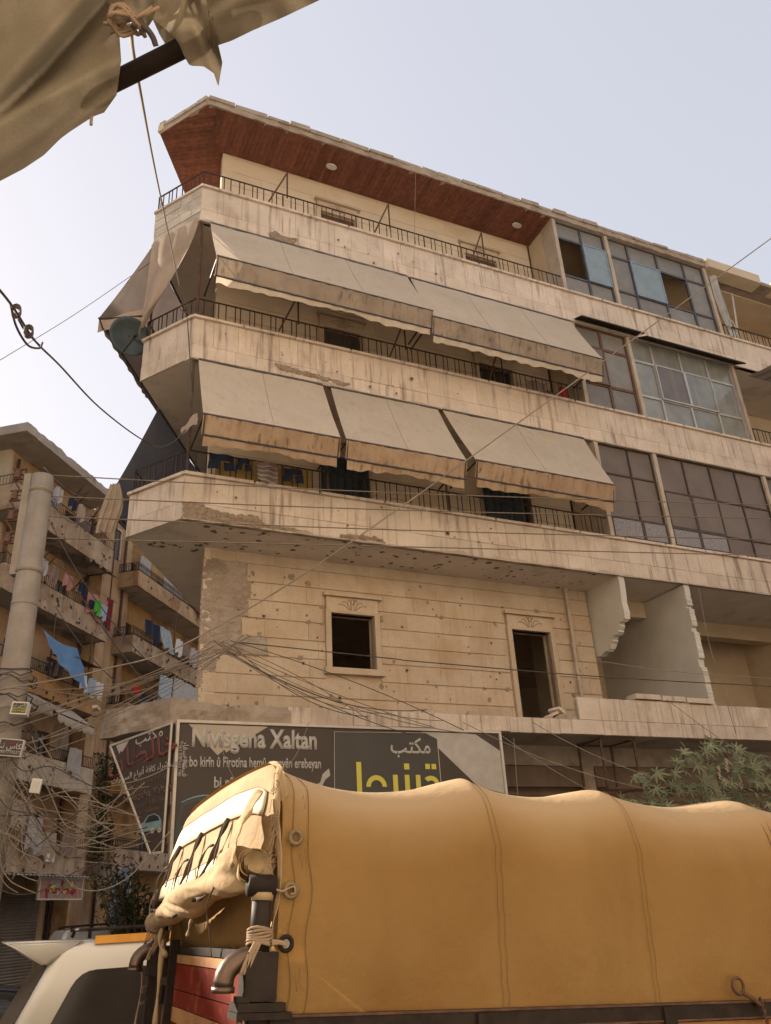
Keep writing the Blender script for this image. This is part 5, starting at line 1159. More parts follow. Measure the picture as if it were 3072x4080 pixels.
dec2([(-.56, cz-.05), (-.55, cz+.02), (-.46, cz+.07), (-.38, cz+.15), (-.26, cz+.17), (-.17, cz+.13), (-.12, cz+.07), (-.11, cz-.0), (-.14, cz-.05), (-.3, cz-.08), (-.5, cz-.09)], SIGNT, -.034, 'car_picture'); dec2([(-.42, cz+.06), (-.36, cz+.14), (-.26, cz+.155), (-.18, cz+.12), (-.15, cz+.07)], SIGNK, -.0375, 'car_picture_window'); dec2([(-.54, cz-.06), (-.3, cz-.05), (-.13, cz-.01), (-.15, cz-.05), (-.3, cz-.085), (-.5, cz-.088)], SIGNK, -.0376, 'car_picture_sill')
for x in (-.27, -.14): MB().disc((x, -.039, cz-.05), (1, 0, 0), (0, 0, 1), .038, 12, 0).build('car_picture_wheel', SIGNW, S2)

# ================================================================== truck with canvas cover
TP = R(3.55)
TK = thing('covered_truck', 'flatbed truck with ochre canvas cover and red plank tailgate parked in the foreground', 'truck', st(1.045, 3.70, 0), (0, TP, AZ-R(.6)))
WD = 2.35; LT = 4.1
BOWS = [0.0, 1.06, 1.90, 2.92, 4.1]
def topz(x):
    for a, b in zip(BOWS, BOWS[1:]):
        if a <= x <= b+1e-6:
            t = (x-a)/(b-a); return 2.415-(.105 if a == 0 else .07)*(math.sin(math.pi*t)**.8)*(1-.3*(t-.5))
    return 2.40
def tarp(u, v):
    """u along the truck, v round the section from the near bottom edge over the roof to the far bottom edge"""
    x = u*LT; zt = topz(x); bow = min(abs(x-b) for b in BOWS); puff = .045*(1-math.exp(-(bow/.22)**2))
    w = v*4.35; h = zt-1.405-.30
    if w < h: y = -.015+puff*-.7*math.sin(math.pi*w/h)+.014*nz(x*1.6, w*2.2)+.004*nz(x*7, w*1.3); z = 1.405+w
    elif w < 4.35-h:
        t = (w-h)/(4.35-2*h); y = WD*t; c = abs(2*t-1); y = WD*(.5-.5*math.copysign(c**1.0, .5-t))
        z = zt+.045*(1-c*c)-.30*(1-math.sqrt(max(0, 1-max(0, (c-.70)/.30)**2)))
    else: t = (w-(4.35-h))/h; y = WD+.015; z = zt-.30-t*h
    return (x, y, z)
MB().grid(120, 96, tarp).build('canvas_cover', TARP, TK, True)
# seams and stitching on the near side
sb = MB()
for x0, ww in ((.055, 0), (.13, 0)):
    sb.tube([(x0+.012*math.sin(k*.9)+.004*nz(k), tarp(x0/LT, min(.235, k*.0118))[1]-.006, tarp(x0/LT, k*.0118)[2]) for k in range(20)], .0015, 4, False)
for x0 in (1.055, 1.085, 1.90, 1.925): sb.tube([(x0+.004*math.sin(k*2.1), tarp(x0/LT, k*.0118)[1]-.007, tarp(x0/LT, k*.0118)[2]) for k in range(20)], .0011, 4, False)
for x0 in (2.80, 2.84): sb.tube([(x0+.12*(k/19)**2, tarp(x0/LT, k*.0118)[1]-.008, tarp(x0/LT, k*.0118)[2]) for k in range(20)], .003, 4, False)
for zc in (2.22, 1.98, 1.52):
    pts = [(.07+.055*(q/6)+.006*nz(q*3), -.034, zc+.05*math.sin(q*2.7)) for q in range(5)]; sb.tube(pts, .0009, 3, False)
sb.build('stitching', STITCH, TK)['kind'] = 'stuff'
# eyelets
def ring(mb, c, r, t, nx=(0, 1, 0), n=20):
    c = Vector(c); mb.tube([c+Vector((r*math.cos(q*6.2832/n), 0, r*math.sin(q*6.2832/n))) for q in range(n+1)], t, 6, False)
EYE = mat('tarnished_eyelet', (.20, .15, .08), (.15, .11, .06), 20, rough=.6, spec=.1)
for x, z, m_ in ((.055, 2.065, EYE), (.045, 1.855, EYE), (.035, 1.655, STEELD)):
    mb = MB(); ring(mb, (x, -.032, z), .026, .009); o = mb.build('eyelet', m_, TK, True); MB().disc((x, -.028, z), (1, 0, 0), (0, 0, 1), .018, 12, 0).build('eyelet_hole', STITCH if m_ is EYE else FGRY, o)
# rear edge hem of the side sheet, ragged
def hem(u, v): return (-.012-.03*math.sin(v*9)*.5-.02*v*(u)+.010*nz(v*14, u*3), -.02+.03*u+.01*nz(v*11), 1.44+.92*v)
MB().grid(4, 60, hem).build('side_hem', TARPE, TK, True, solid=.004)
fr = MB()
for k in range(60):
    z = rnd.uniform(1.85, 2.38); a = Vector((-.02, rnd.uniform(-.02, .06), z)); fr.tube([a, a+Vector((rnd.uniform(-.03, .0), rnd.uniform(-.02, .02), rnd.uniform(-.04, .01))), a+Vector((rnd.uniform(-.04, .0), rnd.uniform(-.02, .02), rnd.uniform(-.08, -.01)))], .0016, 3, False)
fr.build('frayed_threads', ROPE, TK)['kind'] = 'stuff'
# rear flap: hangs from the roof edge, bulging outwards to the rolled hem
def rooz(y):
    c = abs(2*y/WD-1); return 2.418+.045*(1-c*c)-.30*(1-math.sqrt(max(0, 1-max(0, (c-.70)/.30)**2)))
def flap(u, v):
    y = .03+u*(WD-.03); zt = rooz(y); zb = 1.945-.07*u
    bul = -.02-.085*math.sin(v*1.45)**1.3*min(1, .12+u*4)-.02*math.sin(u*7)*v
    return (bul+.010*nz(u*5, v*4)*min(1, v*5)+.05*max(0, 1-v*9), y, zt+.008*(v < .02)+(zb-zt)*v)
MB().grid(50, 24, flap).build('rear_flap', TARPE, TK, True)
def strip(v0, v1, u0, u1, nm):
    def f(u, v): p = flap(u0+(u1-u0)*u, v0+(v1-v0)*v+.012*nz(u*6)); return (p[0]-.007, p[1], p[2])
    MB().grid(40, 4, f).build(nm, TARPS, TK, True, solid=.003)
    for vv in (v0, v1): MB().tube([(flap(u0+(u1-u0)*k/30, vv+.006*nz(k*.7))[0]-.010, flap(u0+(u1-u0)*k/30, vv)[1], flap(u0+(u1-u0)*k/30, vv+.006*nz(k*.7))[2]) for k in range(31)], .002, 3, False).build('strip_seam', STITCH, TK)
strip(.24, .48, .06, 1.0, 'bleached_strip'); strip(.80, .98, .28, .98, 'bleached_strip')
# rolled canvas hem
path = [(-.07, .05, 1.95), (-.11, .22, 1.935), (-.14, .50, 1.91), (-.15, .78, 1.885), (-.15, 1.05, 1.865), (-.15, 1.32, 1.845), (-.14, 1.55, 1.835), (-.13, 1.75, 1.815), (-.12, 1.95, 1.79), (-.12, 2.15, 1.765), (-.12, 2.34, 1.74)]
P_ = cat_rom(path, 14); mb = MB(); nn = 48
rad = lambda t: .072+.030*math.sin(t*10.5)**2*(1-t)+.014*math.sin(t*23)*(1-t)-.020*min(1, max(0, (t-.70)/.14))
i0 = 0
for k, p in enumerate(P_):
    t = k/(len(P_)-1); r_ = rad(t)
    for q in range(nn):
        w = 2*math.pi*q/nn; rr = r_*(1+(.12*math.sin(w*3+t*14)+.20*nz(math.cos(w)*1.3, math.sin(w)*1.3, t*7)+.13*(.5-abs(nz(math.cos(w)*1.6+t*9, math.sin(w)*1.6-t*6, t*5)*2)))*(1 if t < .78 else .18))
        mb.v.append((p.x+rr*math.cos(w), p.y+.02*math.sin(w*2+t*20), p.z+rr*.92*math.sin(w)))
for k in range(len(P_)-1):
    for q in range(nn): a = k*nn+q; b = k*nn+(q+1) % nn; mb.f.append((a, b, b+nn, a+nn))
mb.f.append(tuple(range(nn))); mb.f.append(tuple((len(P_)-1)*nn+q for q in range(nn)))
mb.build('rolled_hem', TARPE, TK, True)
mb = MB()
for k in range(5): mb.tube([(-.12+.056*math.cos(q*.5236), 2.21+.022*k+.004*math.sin(q), 1.759+.053*math.sin(q*.5236)) for q in range(13)], .011, 5, False)
mb.build('wound_cord', ROPE, TK, True)
# folds at the near end of the roll
for k, (r_, y) in enumerate(((.085, .05), (.062, .03), (.035, .02))):
    MB().grid(30, 3, lambda u, v: (-.10+r_*(1+.35*nz(u*3, k*2.2))*math.cos(u*4.4+.9+k)+.02*v, y+.12*v+.02*math.sin(u*7+k), 1.95+r_*.8*(1+.4*nz(u*2.5, k+7))*math.sin(u*4.4+.9+k))).build('canvas_fold', (TARPE, TARP)[k % 2], TK, True, solid=.004)
MB().grid(10, 16, lambda u, v: (-.10-.10*math.sin(v*2)*(1-u*.4)+.02*nz(u*5, v*5), .0+.26*u, 2.24-.30*v+.03*math.sin(u*6))).build('canvas_fold', TARPE, TK, True, solid=.004)
# tie straps on the flap
def strap(pts, r=.009, nm='tie_strap', m_=STRAP):
    mb = MB(); P = cat_rom(pts, 6); mb.tube(P, [r*(.8+.35*math.sin(k*.7)) for k in range(len(P))], 5); mb.build(nm, m_, TK, True)
for yy, sc in ((1.92, 1.0), (1.28, 1.15), (.62, 1.0)):
    a = Vector(flap((yy-.03)/(WD-.03), .47)); x = a.x-.022
    strap([(x, yy, a.z), (x-.03, yy+.04, a.z-.09*sc), (x-.05, yy+.07, a.z-.17*sc), (x-.085, yy+.10, a.z-.26*sc), (x-.10, yy+.14, a.z-.36*sc)], .014)
    strap([(x, yy, a.z), (x-.035, yy-.03, a.z-.08*sc), (x-.06, yy-.06, a.z-.17*sc), (x-.075, yy-.07, a.z-.24*sc)], .007)
    strap([(x-.05, yy+.06, a.z-.12*sc), (x-.06, yy+.14, a.z-.13*sc), (x-.08, yy+.19, a.z-.19*sc), (x-.09, yy+.19, a.z-.27*sc), (x-.10, yy+.13, a.z-.33*sc)], .007)
    strap([(x-.10, yy+.18, a.z-.37*sc), (x-.105, yy+.08, a.z-.36*sc), (x-.11, yy-.02, a.z-.37*sc), (x-.09, yy-.09, a.z-.35*sc)], .010)
strap([(-.20, .30, 1.90), (-.24, .28, 1.80), (-.22, .27, 1.70), (-.20, .27, 1.60)], .004)
strap([(-.14, 1.05, 1.76), (-.14, 1.10, 1.72), (-.14, 1.12, 1.68)], .010, 'frayed_end', ROPE)
# interior sheet, bar and planks of the tailgate
MB().grid(20, 8, lambda u, v: (.06+.03*math.sin(u*9+v*3), .06+u*(WD-.12), 1.62+.42*v)).build('inner_sheet', TARP, TK, True, solid=.004)
MB().box(.0, .05, .05, WD-.02, 1.585, 1.625).build('tail_bar', STEELD, TK)
for k, (z0, z1, m_) in enumerate(((1.535, 1.58, OCHW), (1.40, 1.53, REDW), (1.315, 1.395, REDW), (1.235, 1.31, OCHW), (1.09, 1.23, REDW), (.98, 1.085, REDW))):
    MB().box(-.01, .03, .04, WD-.05, z0, z1).build('tailgate_plank', m_, TK)
MB().box(.05, .06, .05, WD, .9, 1.62).build('tailgate_backing', STEELD, TK)
# rear posts
for y, far in ((.0, False), (WD-.02, True)):
    o = MB().tube([(-.07, y, 1.62), (-.07, y, 1.85)], .042, 14).build('rear_post', STEELD, TK, True)
    MB().box(-.13, -.0, y-.055, y+.055, 1.452, 1.625).build('post_sleeve', STEELD, o); MB().tube([(-.07, y, 1.815), (-.07, y, 1.845)], .046, 14).build('pale_band', TARPE, o, True)
    MB().tube([(-.135, y, 1.872), (-.02, y, 1.872)], .044, 14).build('post_tee', STEELD, o, True)
    arc = [(-.10-.105*math.sin(w*.26), y, 1.605-.085*(1-math.cos(w*.26))) for w in range(7)]; arc = [(-.06, y, 1.605)]+arc+[(arc[-1][0], y, arc[-1][2]-.02)]
    e = MB().tube(arc, .041, 16).build('pipe_elbow', PIPEB, o, True); c = arc[-1]; MB().tube([(c[0], y, c[2]+.002), (c[0], y, c[2]-.02)], .047, 16).build('elbow_rim', PIPEB, e, True); MB().tube([(-.09, y, 1.605), (-.065, y, 1.605)], .047, 16).build('elbow_collar', PIPEB, e, True)
    mb = MB()
    for k in range(7): mb.tube([(-.07+.050*math.cos(q*.5236), y+.050*math.sin(q*.5236), 1.655+.009*k+.006*math.sin(q+k)) for q in range(13)], .0065, 5, False)
    mb.build('rope_wrap', ROPE, TK, True)
    mb = MB()
    for k in range(3): mb.tube(cat_rom([(-.10+.01*k, y-.05, 1.66), (-.13+.012*k, y-.05, 1.60), (-.15+.012*k, y-.045, 1.545)], 5), .008, 5)
    mb.build('rope_tail', ROPE, TK, True)
mb = MB()
for dz in (0, .012, .022): mb.tube(cat_rom([(-.03, -.045, 1.652+dz*.6), (.0, -.05, 1.655+dz*.4), (.036, -.042, 1.648+dz*.4)], 5), .0055, 5)
mb.build('eyelet_rope', ROPE, TK, True)
MB().tube(cat_rom([(-.05, -.03, 1.87), (.0, -.04, 1.85), (.03, -.04, 1.862), (.055, -.04, 1.868), (.06, -.04, 1.845), (.04, -.04, 1.84)], 6), .005, 5).build('eyelet_rope', ROPE, TK, True)
# clamp plates and threaded rod under the near post
o = MB().box(-.16, .035, -.075, .06, 1.418, 1.448).box(-.16, -.11, -.06, -.0, 1.449, 1.47).build('clamp', STEELD, TK); MB().box(-.165, .06, -.085, .06, 1.392, 1.416).build('clamp_plate', STEELD, o)
MB().tube([(-.135, -.02, 1.39-k*.008) for k in range(40)], [.013 if k % 2 else .010 for k in range(40)], 8).build('threaded_rod', PIPEB, o, True)
MB().box(-.10, -.02, -.03, .05, .9, 1.39).build('stake_post', STEELD, TK)
# side rail and side boards
MB().box(-.02, LT, -.055, -.0, 1.335, 1.40).build('side_rail', STEELD, TK); MB().box(-.02, LT, -.06, .0, 1.396, 1.404).build('rail_flange', RUST, TK); MB().box(-.02, LT, -.06, .0, 1.328, 1.336).build('rail_flange', RUST, TK)
MB().box(-.02, LT, WD, WD+.055, 1.30, 1.40).build('side_rail', STEELD, TK)
for z0, z1 in ((1.20, 1.322), (1.07, 1.195), (.94, 1.065)):
    for y in (-.035, WD+.005): MB().box(.0, LT, y, y+.03, z0, z1).build('side_board', OCHW, TK)
for x in (.9, 1.9, 2.95): MB().box(x, x+.07, -.075, -.057, .9, 1.39).build('side_stake', STEELD, TK)
mb = MB(); ring(mb, (2.38, -.07, 1.47), .035, .008); mb.tube(cat_rom([(2.40, -.075, 1.44), (2.46, -.08, 1.41), (2.50, -.08, 1.38)], 4), .012, 6); mb.build('lashing_ring', RUST, TK, True)
for k in range(9):
    mb = MB(); c = Vector((2.50+.004*k, -.082-.006*(k % 2), 1.40-.028*k)); mb.tube([c+Vector((.011*math.cos(q*.7854)*(1 if k % 2 else .35), .011*math.cos(q*.7854)*(.35 if k % 2 else 1), .019*math.sin(q*.7854))) for q in range(9)], .0042, 5, False); mb.build('chain_link', RUST, TK, True)
# far side: poles and hanging ropes left of the tailgate
for x, y, w in ((-.12, WD-.05, .05), (-.05, WD-.33, .06)): MB().box(x, x+.05, y, y+w, .9, 1.66).build('corner_stake', STEELD, TK)
MB().box(-.14, -.08, WD-.02, WD+.10, 1.36, 1.40).build('far_peg', RUST, TK); MB().box(-.14, -.10, WD, WD+.07, 1.30, 1.315).build('far_hook', RUST, TK)
for k in range(4): strap([(-.12+.01*k, WD+.02+.02*k, 1.95), (-.15, WD+.05, 1.85), (-.14+.02*k, WD+.05, 1.72), (-.16, WD+.06+.01*k, 1.6), (-.14, WD+.06, 1.4), (-.15, WD+.09, 1.15)], .006, 'hanging_rope', ROPE)
strap([(-.13, WD-.38, 1.72), (-.14, WD-.42, 1.64), (-.12, WD-.55, 1.58)], .016, 'canvas_strap', TARPE); strap([(-.10, WD-.30, 1.66), (-.10, WD-.32, 1.4), (-.10, WD-.35, 1.20)], .018, 'canvas_strap', TARPE)
# bed, chassis, wheels, cab (the cab lies outside the picture)
MB().box(0, LT, .02, WD-.02, .86, .92).build('bed_floor', OCHW, TK); MB().box(.1, LT+1.8, .75, .85, .62, .86).box(.1, LT+1.8, 1.5, 1.6, .62, .86).build('chassis', STEELD, TK)
def wheel(par, x, y, r, w, z=None):
    o = MB().tube([(x, y-w/2, z or r), (x, y-w/2+.03, z or r), (x, y+w/2-.03, z or r), (x, y+w/2, z or r)], [r*.88, r, r, r*.88], 28).build('wheel', RUB, par, True)
    MB().tube([(x, y-w/2-.006, z or r), (x, y+w/2+.006, z or r)], r*.58, 20).build('rim', SILVC, o, True); return o
for x in (1.0, 5.2):
    for y in (.22, WD-.22): wheel(TK, x, y, .42, .26)
cabp = [(LT+.15, .6), (LT+1.85, .6), (LT+1.9, 1.25), (LT+1.6, 2.15), (LT+1.35, 2.25), (LT+.15, 2.25)]
MB().prismy(cabp, .1, WD-.1).build('cab', REDW, TK); MB().prismy([(LT+.5, 1.4), (LT+1.65, 1.4), (LT+1.42, 2.05), (LT+.5, 2.05)], .09, .098).build('cab_window', GLASSD, TK)
for z in (1.0,): MB().box(LT+1.88, LT+1.95, .25, .55, z-.1, z+.1).build('headlight', LAMPW, TK); MB().box(LT+1.88, LT+1.95, WD-.55, WD-.25, z-.1, z+.1).build('headlight', LAMPW, TK)

# ================================================================== cars
def rrect(pts, r=.06, n=4):
    out = []
    for i in range(len(pts)):
        p0, p1, p2 = Vector(pts[i-1]), Vector(pts[i]), Vector(pts[(i+1) % len(pts)]); a = p1+(p0-p1).normalized()*r; b = p1+(p2-p1).normalized()*r
        for k in range(n+1): t = k/n; out.append(tuple((1-t)**2*a+2*t*(1-t)*p1+t*t*b))
    return out
def car(name, label, loc, rz, L2, W2, H2, paint, suv=True, group=None, rails=True):
    t = thing(name, label, 'car', loc, (0, 0, rz), group); bh = H2*.56; w = W2/2
    low = [(0, .30), (0.02, .62), (.06, bh), (L2*.70, bh+.02), (L2*.96, bh*.86), (L2, .55), (L2-.03, .28)]
    if not suv: low[2] = (.05, bh-.02)
    bmv = MB().prismy(low, -w, w); me = bmv.mesh('body'); bm = bmesh.new(); bm.from_mesh(me); bmesh.ops.recalc_face_normals(bm, faces=bm.faces)
    bmesh.ops.bevel(bm, geom=[e for e in bm.edges], offset=.06, segments=3, affect='EDGES', profile=.6); bm.to_mesh(me); bm.free()
    me.polygons.foreach_set('use_smooth', [True]*len(me.polygons)); o = bpy.data.objects.new('body', me); COL.objects.link(o); o.parent = t; me.materials.append(paint)
    xr0, xr1 = (.02, .42) if suv else (.55, 1.05); xf0, xf1 = L2*.72, L2*.56; ti = w-.17; zt = H2
    top = [(xr0, -w+.03, bh-.03), (xf0, -w+.03, bh-.03), (xf0, w-.03, bh-.03), (xr0, w-.03, bh-.03), (xr1, -ti, zt), (xf1, -ti, zt-.02), (xf1, ti, zt-.02), (xr1, ti, zt)]
    g = MB(); g.v = top; g.f = [(0, 3, 2, 1), (4, 5, 6, 7), (0, 1, 5, 4), (1, 2, 6, 5), (2, 3, 7, 6), (3, 0, 4, 7)]; me = g.mesh('cabin'); bm = bmesh.new(); bm.from_mesh(me)
    bmesh.ops.bevel(bm, geom=[e for e in bm.edges if max(v.co.z for v in e.verts) > bh], offset=.085, segments=5, affect='EDGES', profile=.6); bm.to_mesh(me); bm.free()
    me.polygons.foreach_set('use_smooth', [True]*len(me.polygons)); c = bpy.data.objects.new('cabin', me); COL.objects.link(c); c.parent = t; me.materials.append(paint)
    def onside(x, z, sg):                       # point on the leaning cabin side
        k = (z-bh+.03)/(zt-bh+.03); return (x, sg*((w-.03)+(ti-(w-.03))*k+.006), z)
    zb2, zt2 = bh+.05, zt-.19; sl = lambda z, a, b: a+(b-a)*(z-bh)/(zt-bh)
    for sg in (-1, 1):
        xm = L2*.40
        for (a, b) in (((sl(zb2, xr0, xr1)+.25, sl(zt2, xr0, xr1)+.25), (xm-.03, xm-.03)), ((xm+.03, xm+.03), (sl(zb2, xf0, xf1)-.10, sl(zt2, xf0, xf1)-.08))):
            pts = rrect([(a[0], zb2), (b[0], zb2), (b[1], zt2), (a[1], zt2)], .12)
            wpts = [onside(p[0], p[1], sg) for p in (pts if sg < 0 else pts[::-1])]
            MB().poly(wpts).build('side_window', GLASSD, t)
        MB().box(-.0, .05, sg*(w-.28) if sg < 0 else w-.28, sg*(w-.06) if sg < 0 else w-.06, bh-.22, bh-.02).build('tail_lamp', LAMPR, t)
        MB().box(L2-.05, L2+.01, sg*(w-.4) if sg < 0 else w-.4, sg*(w-.12) if sg < 0 else w-.12, .62, .76).build('headlight', LAMPW, t)
        MB().box(L2*.56, L2*.56+.12, min(sg*(w-.02), sg*(w+.16)), max(sg*(w-.02), sg*(w+.16)), bh+.04, bh+.2).build('mirror', paint, t)
        if rails: MB().tube(cat_rom([(xr1+.1, sg*(ti-.05), zt-.01), (xr1+.25, sg*(ti-.05), zt+.055), (xf1-.3, sg*(ti-.05), zt+.05), (xf1-.1, sg*(ti-.05), zt-.01)], 5), .018, 6).build('roof_rail', STEELD, t, True)
        for x in (L2*.18, L2*.80): wheel(t, x, sg*(w-.12), .34, .22)
    for (x0, x1, s_) in ((xr0, xr1, -1), (xf0, xf1, 1)):
        def P(k, yk): z = bh+.04+(zt-.14-bh-.04)*k; x = x0+(x1-x0)*(z-bh+.03)/(zt-bh+.03)+s_*.006; ww = (w-.03)+(ti-(w-.03))*(z-bh)/(zt-bh)-.12; return (x, yk*ww, z)
        MB().grid(6, 4, lambda u, v: P(v, (u*2-1)*(-s_))).build('rear_window' if s_ < 0 else 'windscreen', GLASSD, t)
    return t
SUVW = 1.8
suv = car('white_suv', 'white estate car with orange roof stripe behind the truck', st(.20, 7.2+SUVW/2, 0), AZ, 4.5, SUVW, 1.66, WHITEC, True, None, False)
suv['category'] = 'car'
# spoiler, roof stripe, roof bars
zt = 1.66; ti = SUVW/2-.17
g = MB(); g.v = [(-.02, -ti-.02, 1.655), (.36, -ti-.03, 1.635), (.36, ti+.03, 1.635), (-.02, ti+.02, 1.655), (.06, -ti-.05, 1.56), (.30, -ti-.07, 1.47), (.30, ti+.07, 1.47), (.06, ti+.05, 1.56)]
g.v[0] = (.02, -ti+.08, 1.685); g.v[3] = (.02, ti-.08, 1.685); g.v[1] = (.60, -ti+.01, 1.668); g.v[2] = (.60, ti-.01, 1.668)
g.v[4] = (.10, -ti+.04, 1.645); g.v[7] = (.10, ti-.04, 1.645); g.v[5] = (.31, -ti-.045, 1.515); g.v[6] = (.31, ti+.045, 1.515)
g.f = [(0, 1, 2, 3), (7, 6, 5, 4), (0, 4, 5, 1), (1, 5, 6, 2), (2, 6, 7, 3), (3, 7, 4, 0)]; me = g.mesh('spoiler'); bm = bmesh.new(); bm.from_mesh(me); bmesh.ops.recalc_face_normals(bm, faces=bm.faces); bmesh.ops.bevel(bm, geom=list(bm.edges), offset=.015, segments=3, affect='EDGES'); bm.to_mesh(me); bm.free()
me.polygons.foreach_set('use_smooth', [True]*len(me.polygons)); o = bpy.data.objects.new('spoiler', me); COL.objects.link(o); o.parent = suv; me.materials.append(WHITEC)
MB().box(.66, 2.4, -ti-.012, -ti+.02, 1.640, 1.695).build('orange_stripe', ORANGE, suv)
for y in (-ti+.05, ti-.05): MB().tube([(.6, y, 1.74), (2.4, y, 1.74)], .012, 6).build('roof_rail', STEELD, suv, True)
for x in (.62, 1.1, 1.6, 2.2): MB().tube([(x, -ti+.05, 1.68), (x, -ti+.05, 1.74), (x+.02, ti-.05, 1.74), (x, ti-.05, 1.68)], .014, 6).build('roof_bar', STEELD, suv, True)
pc = [('parked_car', 'black sport utility car with roof rails parked furthest left', (-3.7, 16.2), 4.7, 1.86, 1.95, BLKC, True), ('parked_car', 'dark grey sport utility car parked behind the white estate car', (-3.75, 13.4), 4.6, 1.85, 1.86, GREYC, True), ('parked_car', 'pale silver car parked with its cabin showing beside the shop', (1.0, 17.6), 4.4, 1.75, 1.74, SILVC, True), ('parked_car', 'black car partly hidden by the bush', (2.2, 15.2), 4.2, 1.75, 1.58, BLKC, False)]
for nm, lb, (s_, D), L2, W2, H2, m_, sv in pc:
    car(nm, lb, st(s_, D, 0), AZ+R(4), L2, W2, H2, m_, sv, 'cars parked along the side street corner', sv)

# ================================================================== plants
def palmate():
    mb = MB(); pts = []
    for k in range(7):
        a = math.radians(-125+k*41.6); ln = .19*(1-.30*abs(k-3)/3)
        pts.append((.035*math.cos(a-.36)+.0, .035*math.sin(a-.36), .004)); pts.append((ln*.6*math.cos(a-.15), ln*.6*math.sin(a-.15), -.004)); pts.append((ln*math.cos(a), ln*math.sin(a), -.03)); pts.append((ln*.6*math.cos(a+.15), ln*.6*math.sin(a+.15), -.004))
    c = len(pts); mb.v = [(p[0], p[1], p[2]) for p in pts]+[(0, 0, .012)]
    for k in range(7):
        b = k*4; mb.f += [(c, b, b+1), (c, b+1, b+2), (c, b+2, b+3)]
        if k < 6: mb.f.append((c, b+3, b+4))
    me = mb.mesh('leaf'); me.materials.append(LEAF); return me
PLM = palmate()
cb = fp(1560, 1720, 9.6); cbase = Vector((cb.x, cb.y, gz(9)+.1))
bush = thing('castor_bush', 'grey green castor bush with star shaped leaves behind the truck', 'bush', cbase)
stems = MB(); tips = []
for k in range(15):
    a = rnd.uniform(0, 6.28); r_ = rnd.uniform(.1, 1.25); tip = Vector((r_*math.cos(a)*.9, r_*math.sin(a)*.6, 3.85-.45*r_**1.5+rnd.uniform(-.5, .1))); base = Vector((rnd.uniform(-.15, .15), rnd.uniform(-.15, .15), 0)); md = base.lerp(tip, .55)+Vector((0, 0, .25)); P = cat_rom([base, md, tip], 6); stems.tube(P, [.028*(1-.7*i/(len(P)-1)) for i in range(len(P))], 5); tips.append((md, tip))
stems.build('stem', BARK, bush, True)
cc = fp(1565, 1712, 9.6)-cbase
for k in range(300):
    while True:
        q = Vector((rnd.uniform(-1, 1), rnd.uniform(-1, 1), rnd.uniform(-1, 1)))
        if .45 < q.length < 1: break
    p = cc+Vector((q.x*1.55, q.y*.75, q.z*.80-.12*abs(q.x)))
    o = bpy.data.objects.new('leaf', PLM); COL.objects.link(o); o.parent = bush; o.location = p
    o.rotation_euler = (rnd.gauss(.75, .3), rnd.gauss(0, .3), rnd.gauss(.35, .7)); s_ = rnd.uniform(.75, 1.3); o.scale = (s_, s_, s_)
for k in range(6):
    md, tip = tips[k]; fl = MB()
    for q in range(16): c = tip+Vector((rnd.uniform(-.02, .02), rnd.uniform(-.02, .02), .05+.012*q)); fl.disc(c, (1, 0, 0), (0, .3, 1), .012, 6, .2)
    o = fl.build('flower_spike', CLOTHT, bush); o['kind'] = 'stuff'
def leafbush(label, loc, n, rad, h, ls, name='bush'):
    t = thing(name, label, 'bush', loc); mb = MB(); stm = MB()
    for k in range(26):
        a = rnd.uniform(0, 6.28); r_ = rad*rnd.uniform(.2, 1); tip = Vector((r_*math.cos(a), r_*math.sin(a), h*rnd.uniform(.55, 1.05))); P = cat_rom([(0, 0, 0), tuple(tip*.5+Vector((0, 0, .2))), tuple(tip)], 5); stm.tube(P, .012, 4)
        for q in range(n//26):
            tt = rnd.uniform(.35, 1.05); c = Vector(P[min(len(P)-1, int(tt*(len(P)-1)))])+Vector((rnd.gauss(0, .08), rnd.gauss(0, .08), rnd.gauss(0, .08))); d1 = Vector((rnd.uniform(-1, 1), rnd.uniform(-1, 1), rnd.uniform(-.4, .8))).normalized(); d2 = d1.cross(Vector((.2, .4, .9))).normalized(); s_ = ls*rnd.uniform(.6, 1.2)
            mb.quad(c, c+d1*s_*.5+d2*s_*.16, c+d1*s_, c+d1*s_*.5-d2*s_*.16)
    mb.build('foliage', LEAF2, t); stm.build('stem', BARK, t); return t
leafbush('dusty oleander bush between the banner and the truck', fp(310, 2000, 16) * 1.0 - Vector((0, 0, fp(310, 2000, 16).z)), 3400, 1.15, 2.75, .14)

# ================================================================== tarpaulin over the photographer
AW = thing('overhead_awning', 'torn olive brown tarpaulin on a pipe overhead at the upper left', 'awning', hz(220, 190, 3.6))
AO = hz(220, 190, 3.6)
pa, pb = hz(220, 190, 3.62)-AO, hz(410, 95, 3.62)-AO; dr = (pb-pa).normalized()
MB().tube([pa-dr*.10, pa-dr*.02, pb, pb+dr*.06], .024, 14).build('pipe', STEELD, AW, True)
def pl(poly, t):
    L2 = [math.hypot(b[0]-a[0], b[1]-a[1]) for a, b in zip(poly, poly[1:])]; T = t*sum(L2)
    for k, l in enumerate(L2):
        if T <= l or k == len(L2)-1: f_ = T/l; return (poly[k][0]+(poly[k+1][0]-poly[k][0])*f_, poly[k][1]+(poly[k+1][1]-poly[k][1])*f_)
        T -= l
def sheet(bot, top, nu, nv, hfn, nm):
    def f(u, v):
        b = pl(bot, u); t = pl(top, u); px = (b[0]+(t[0]-b[0])*v, b[1]+(t[1]-b[1])*v); return hz(px[0], px[1], hfn(px, u, v))-AO
    return MB().grid(nu, nv, f).build(nm, NEART, AW, True)
def fold(px, a, b, w): # signed gaussian about a pixel line
    dx, dy = b[0]-a[0], b[1]-a[1]; L2 = math.hypot(dx, dy); dd = ((px[0]-a[0])*dy-(px[1]-a[1])*dx)/L2; return math.exp(-(dd/w)**2)
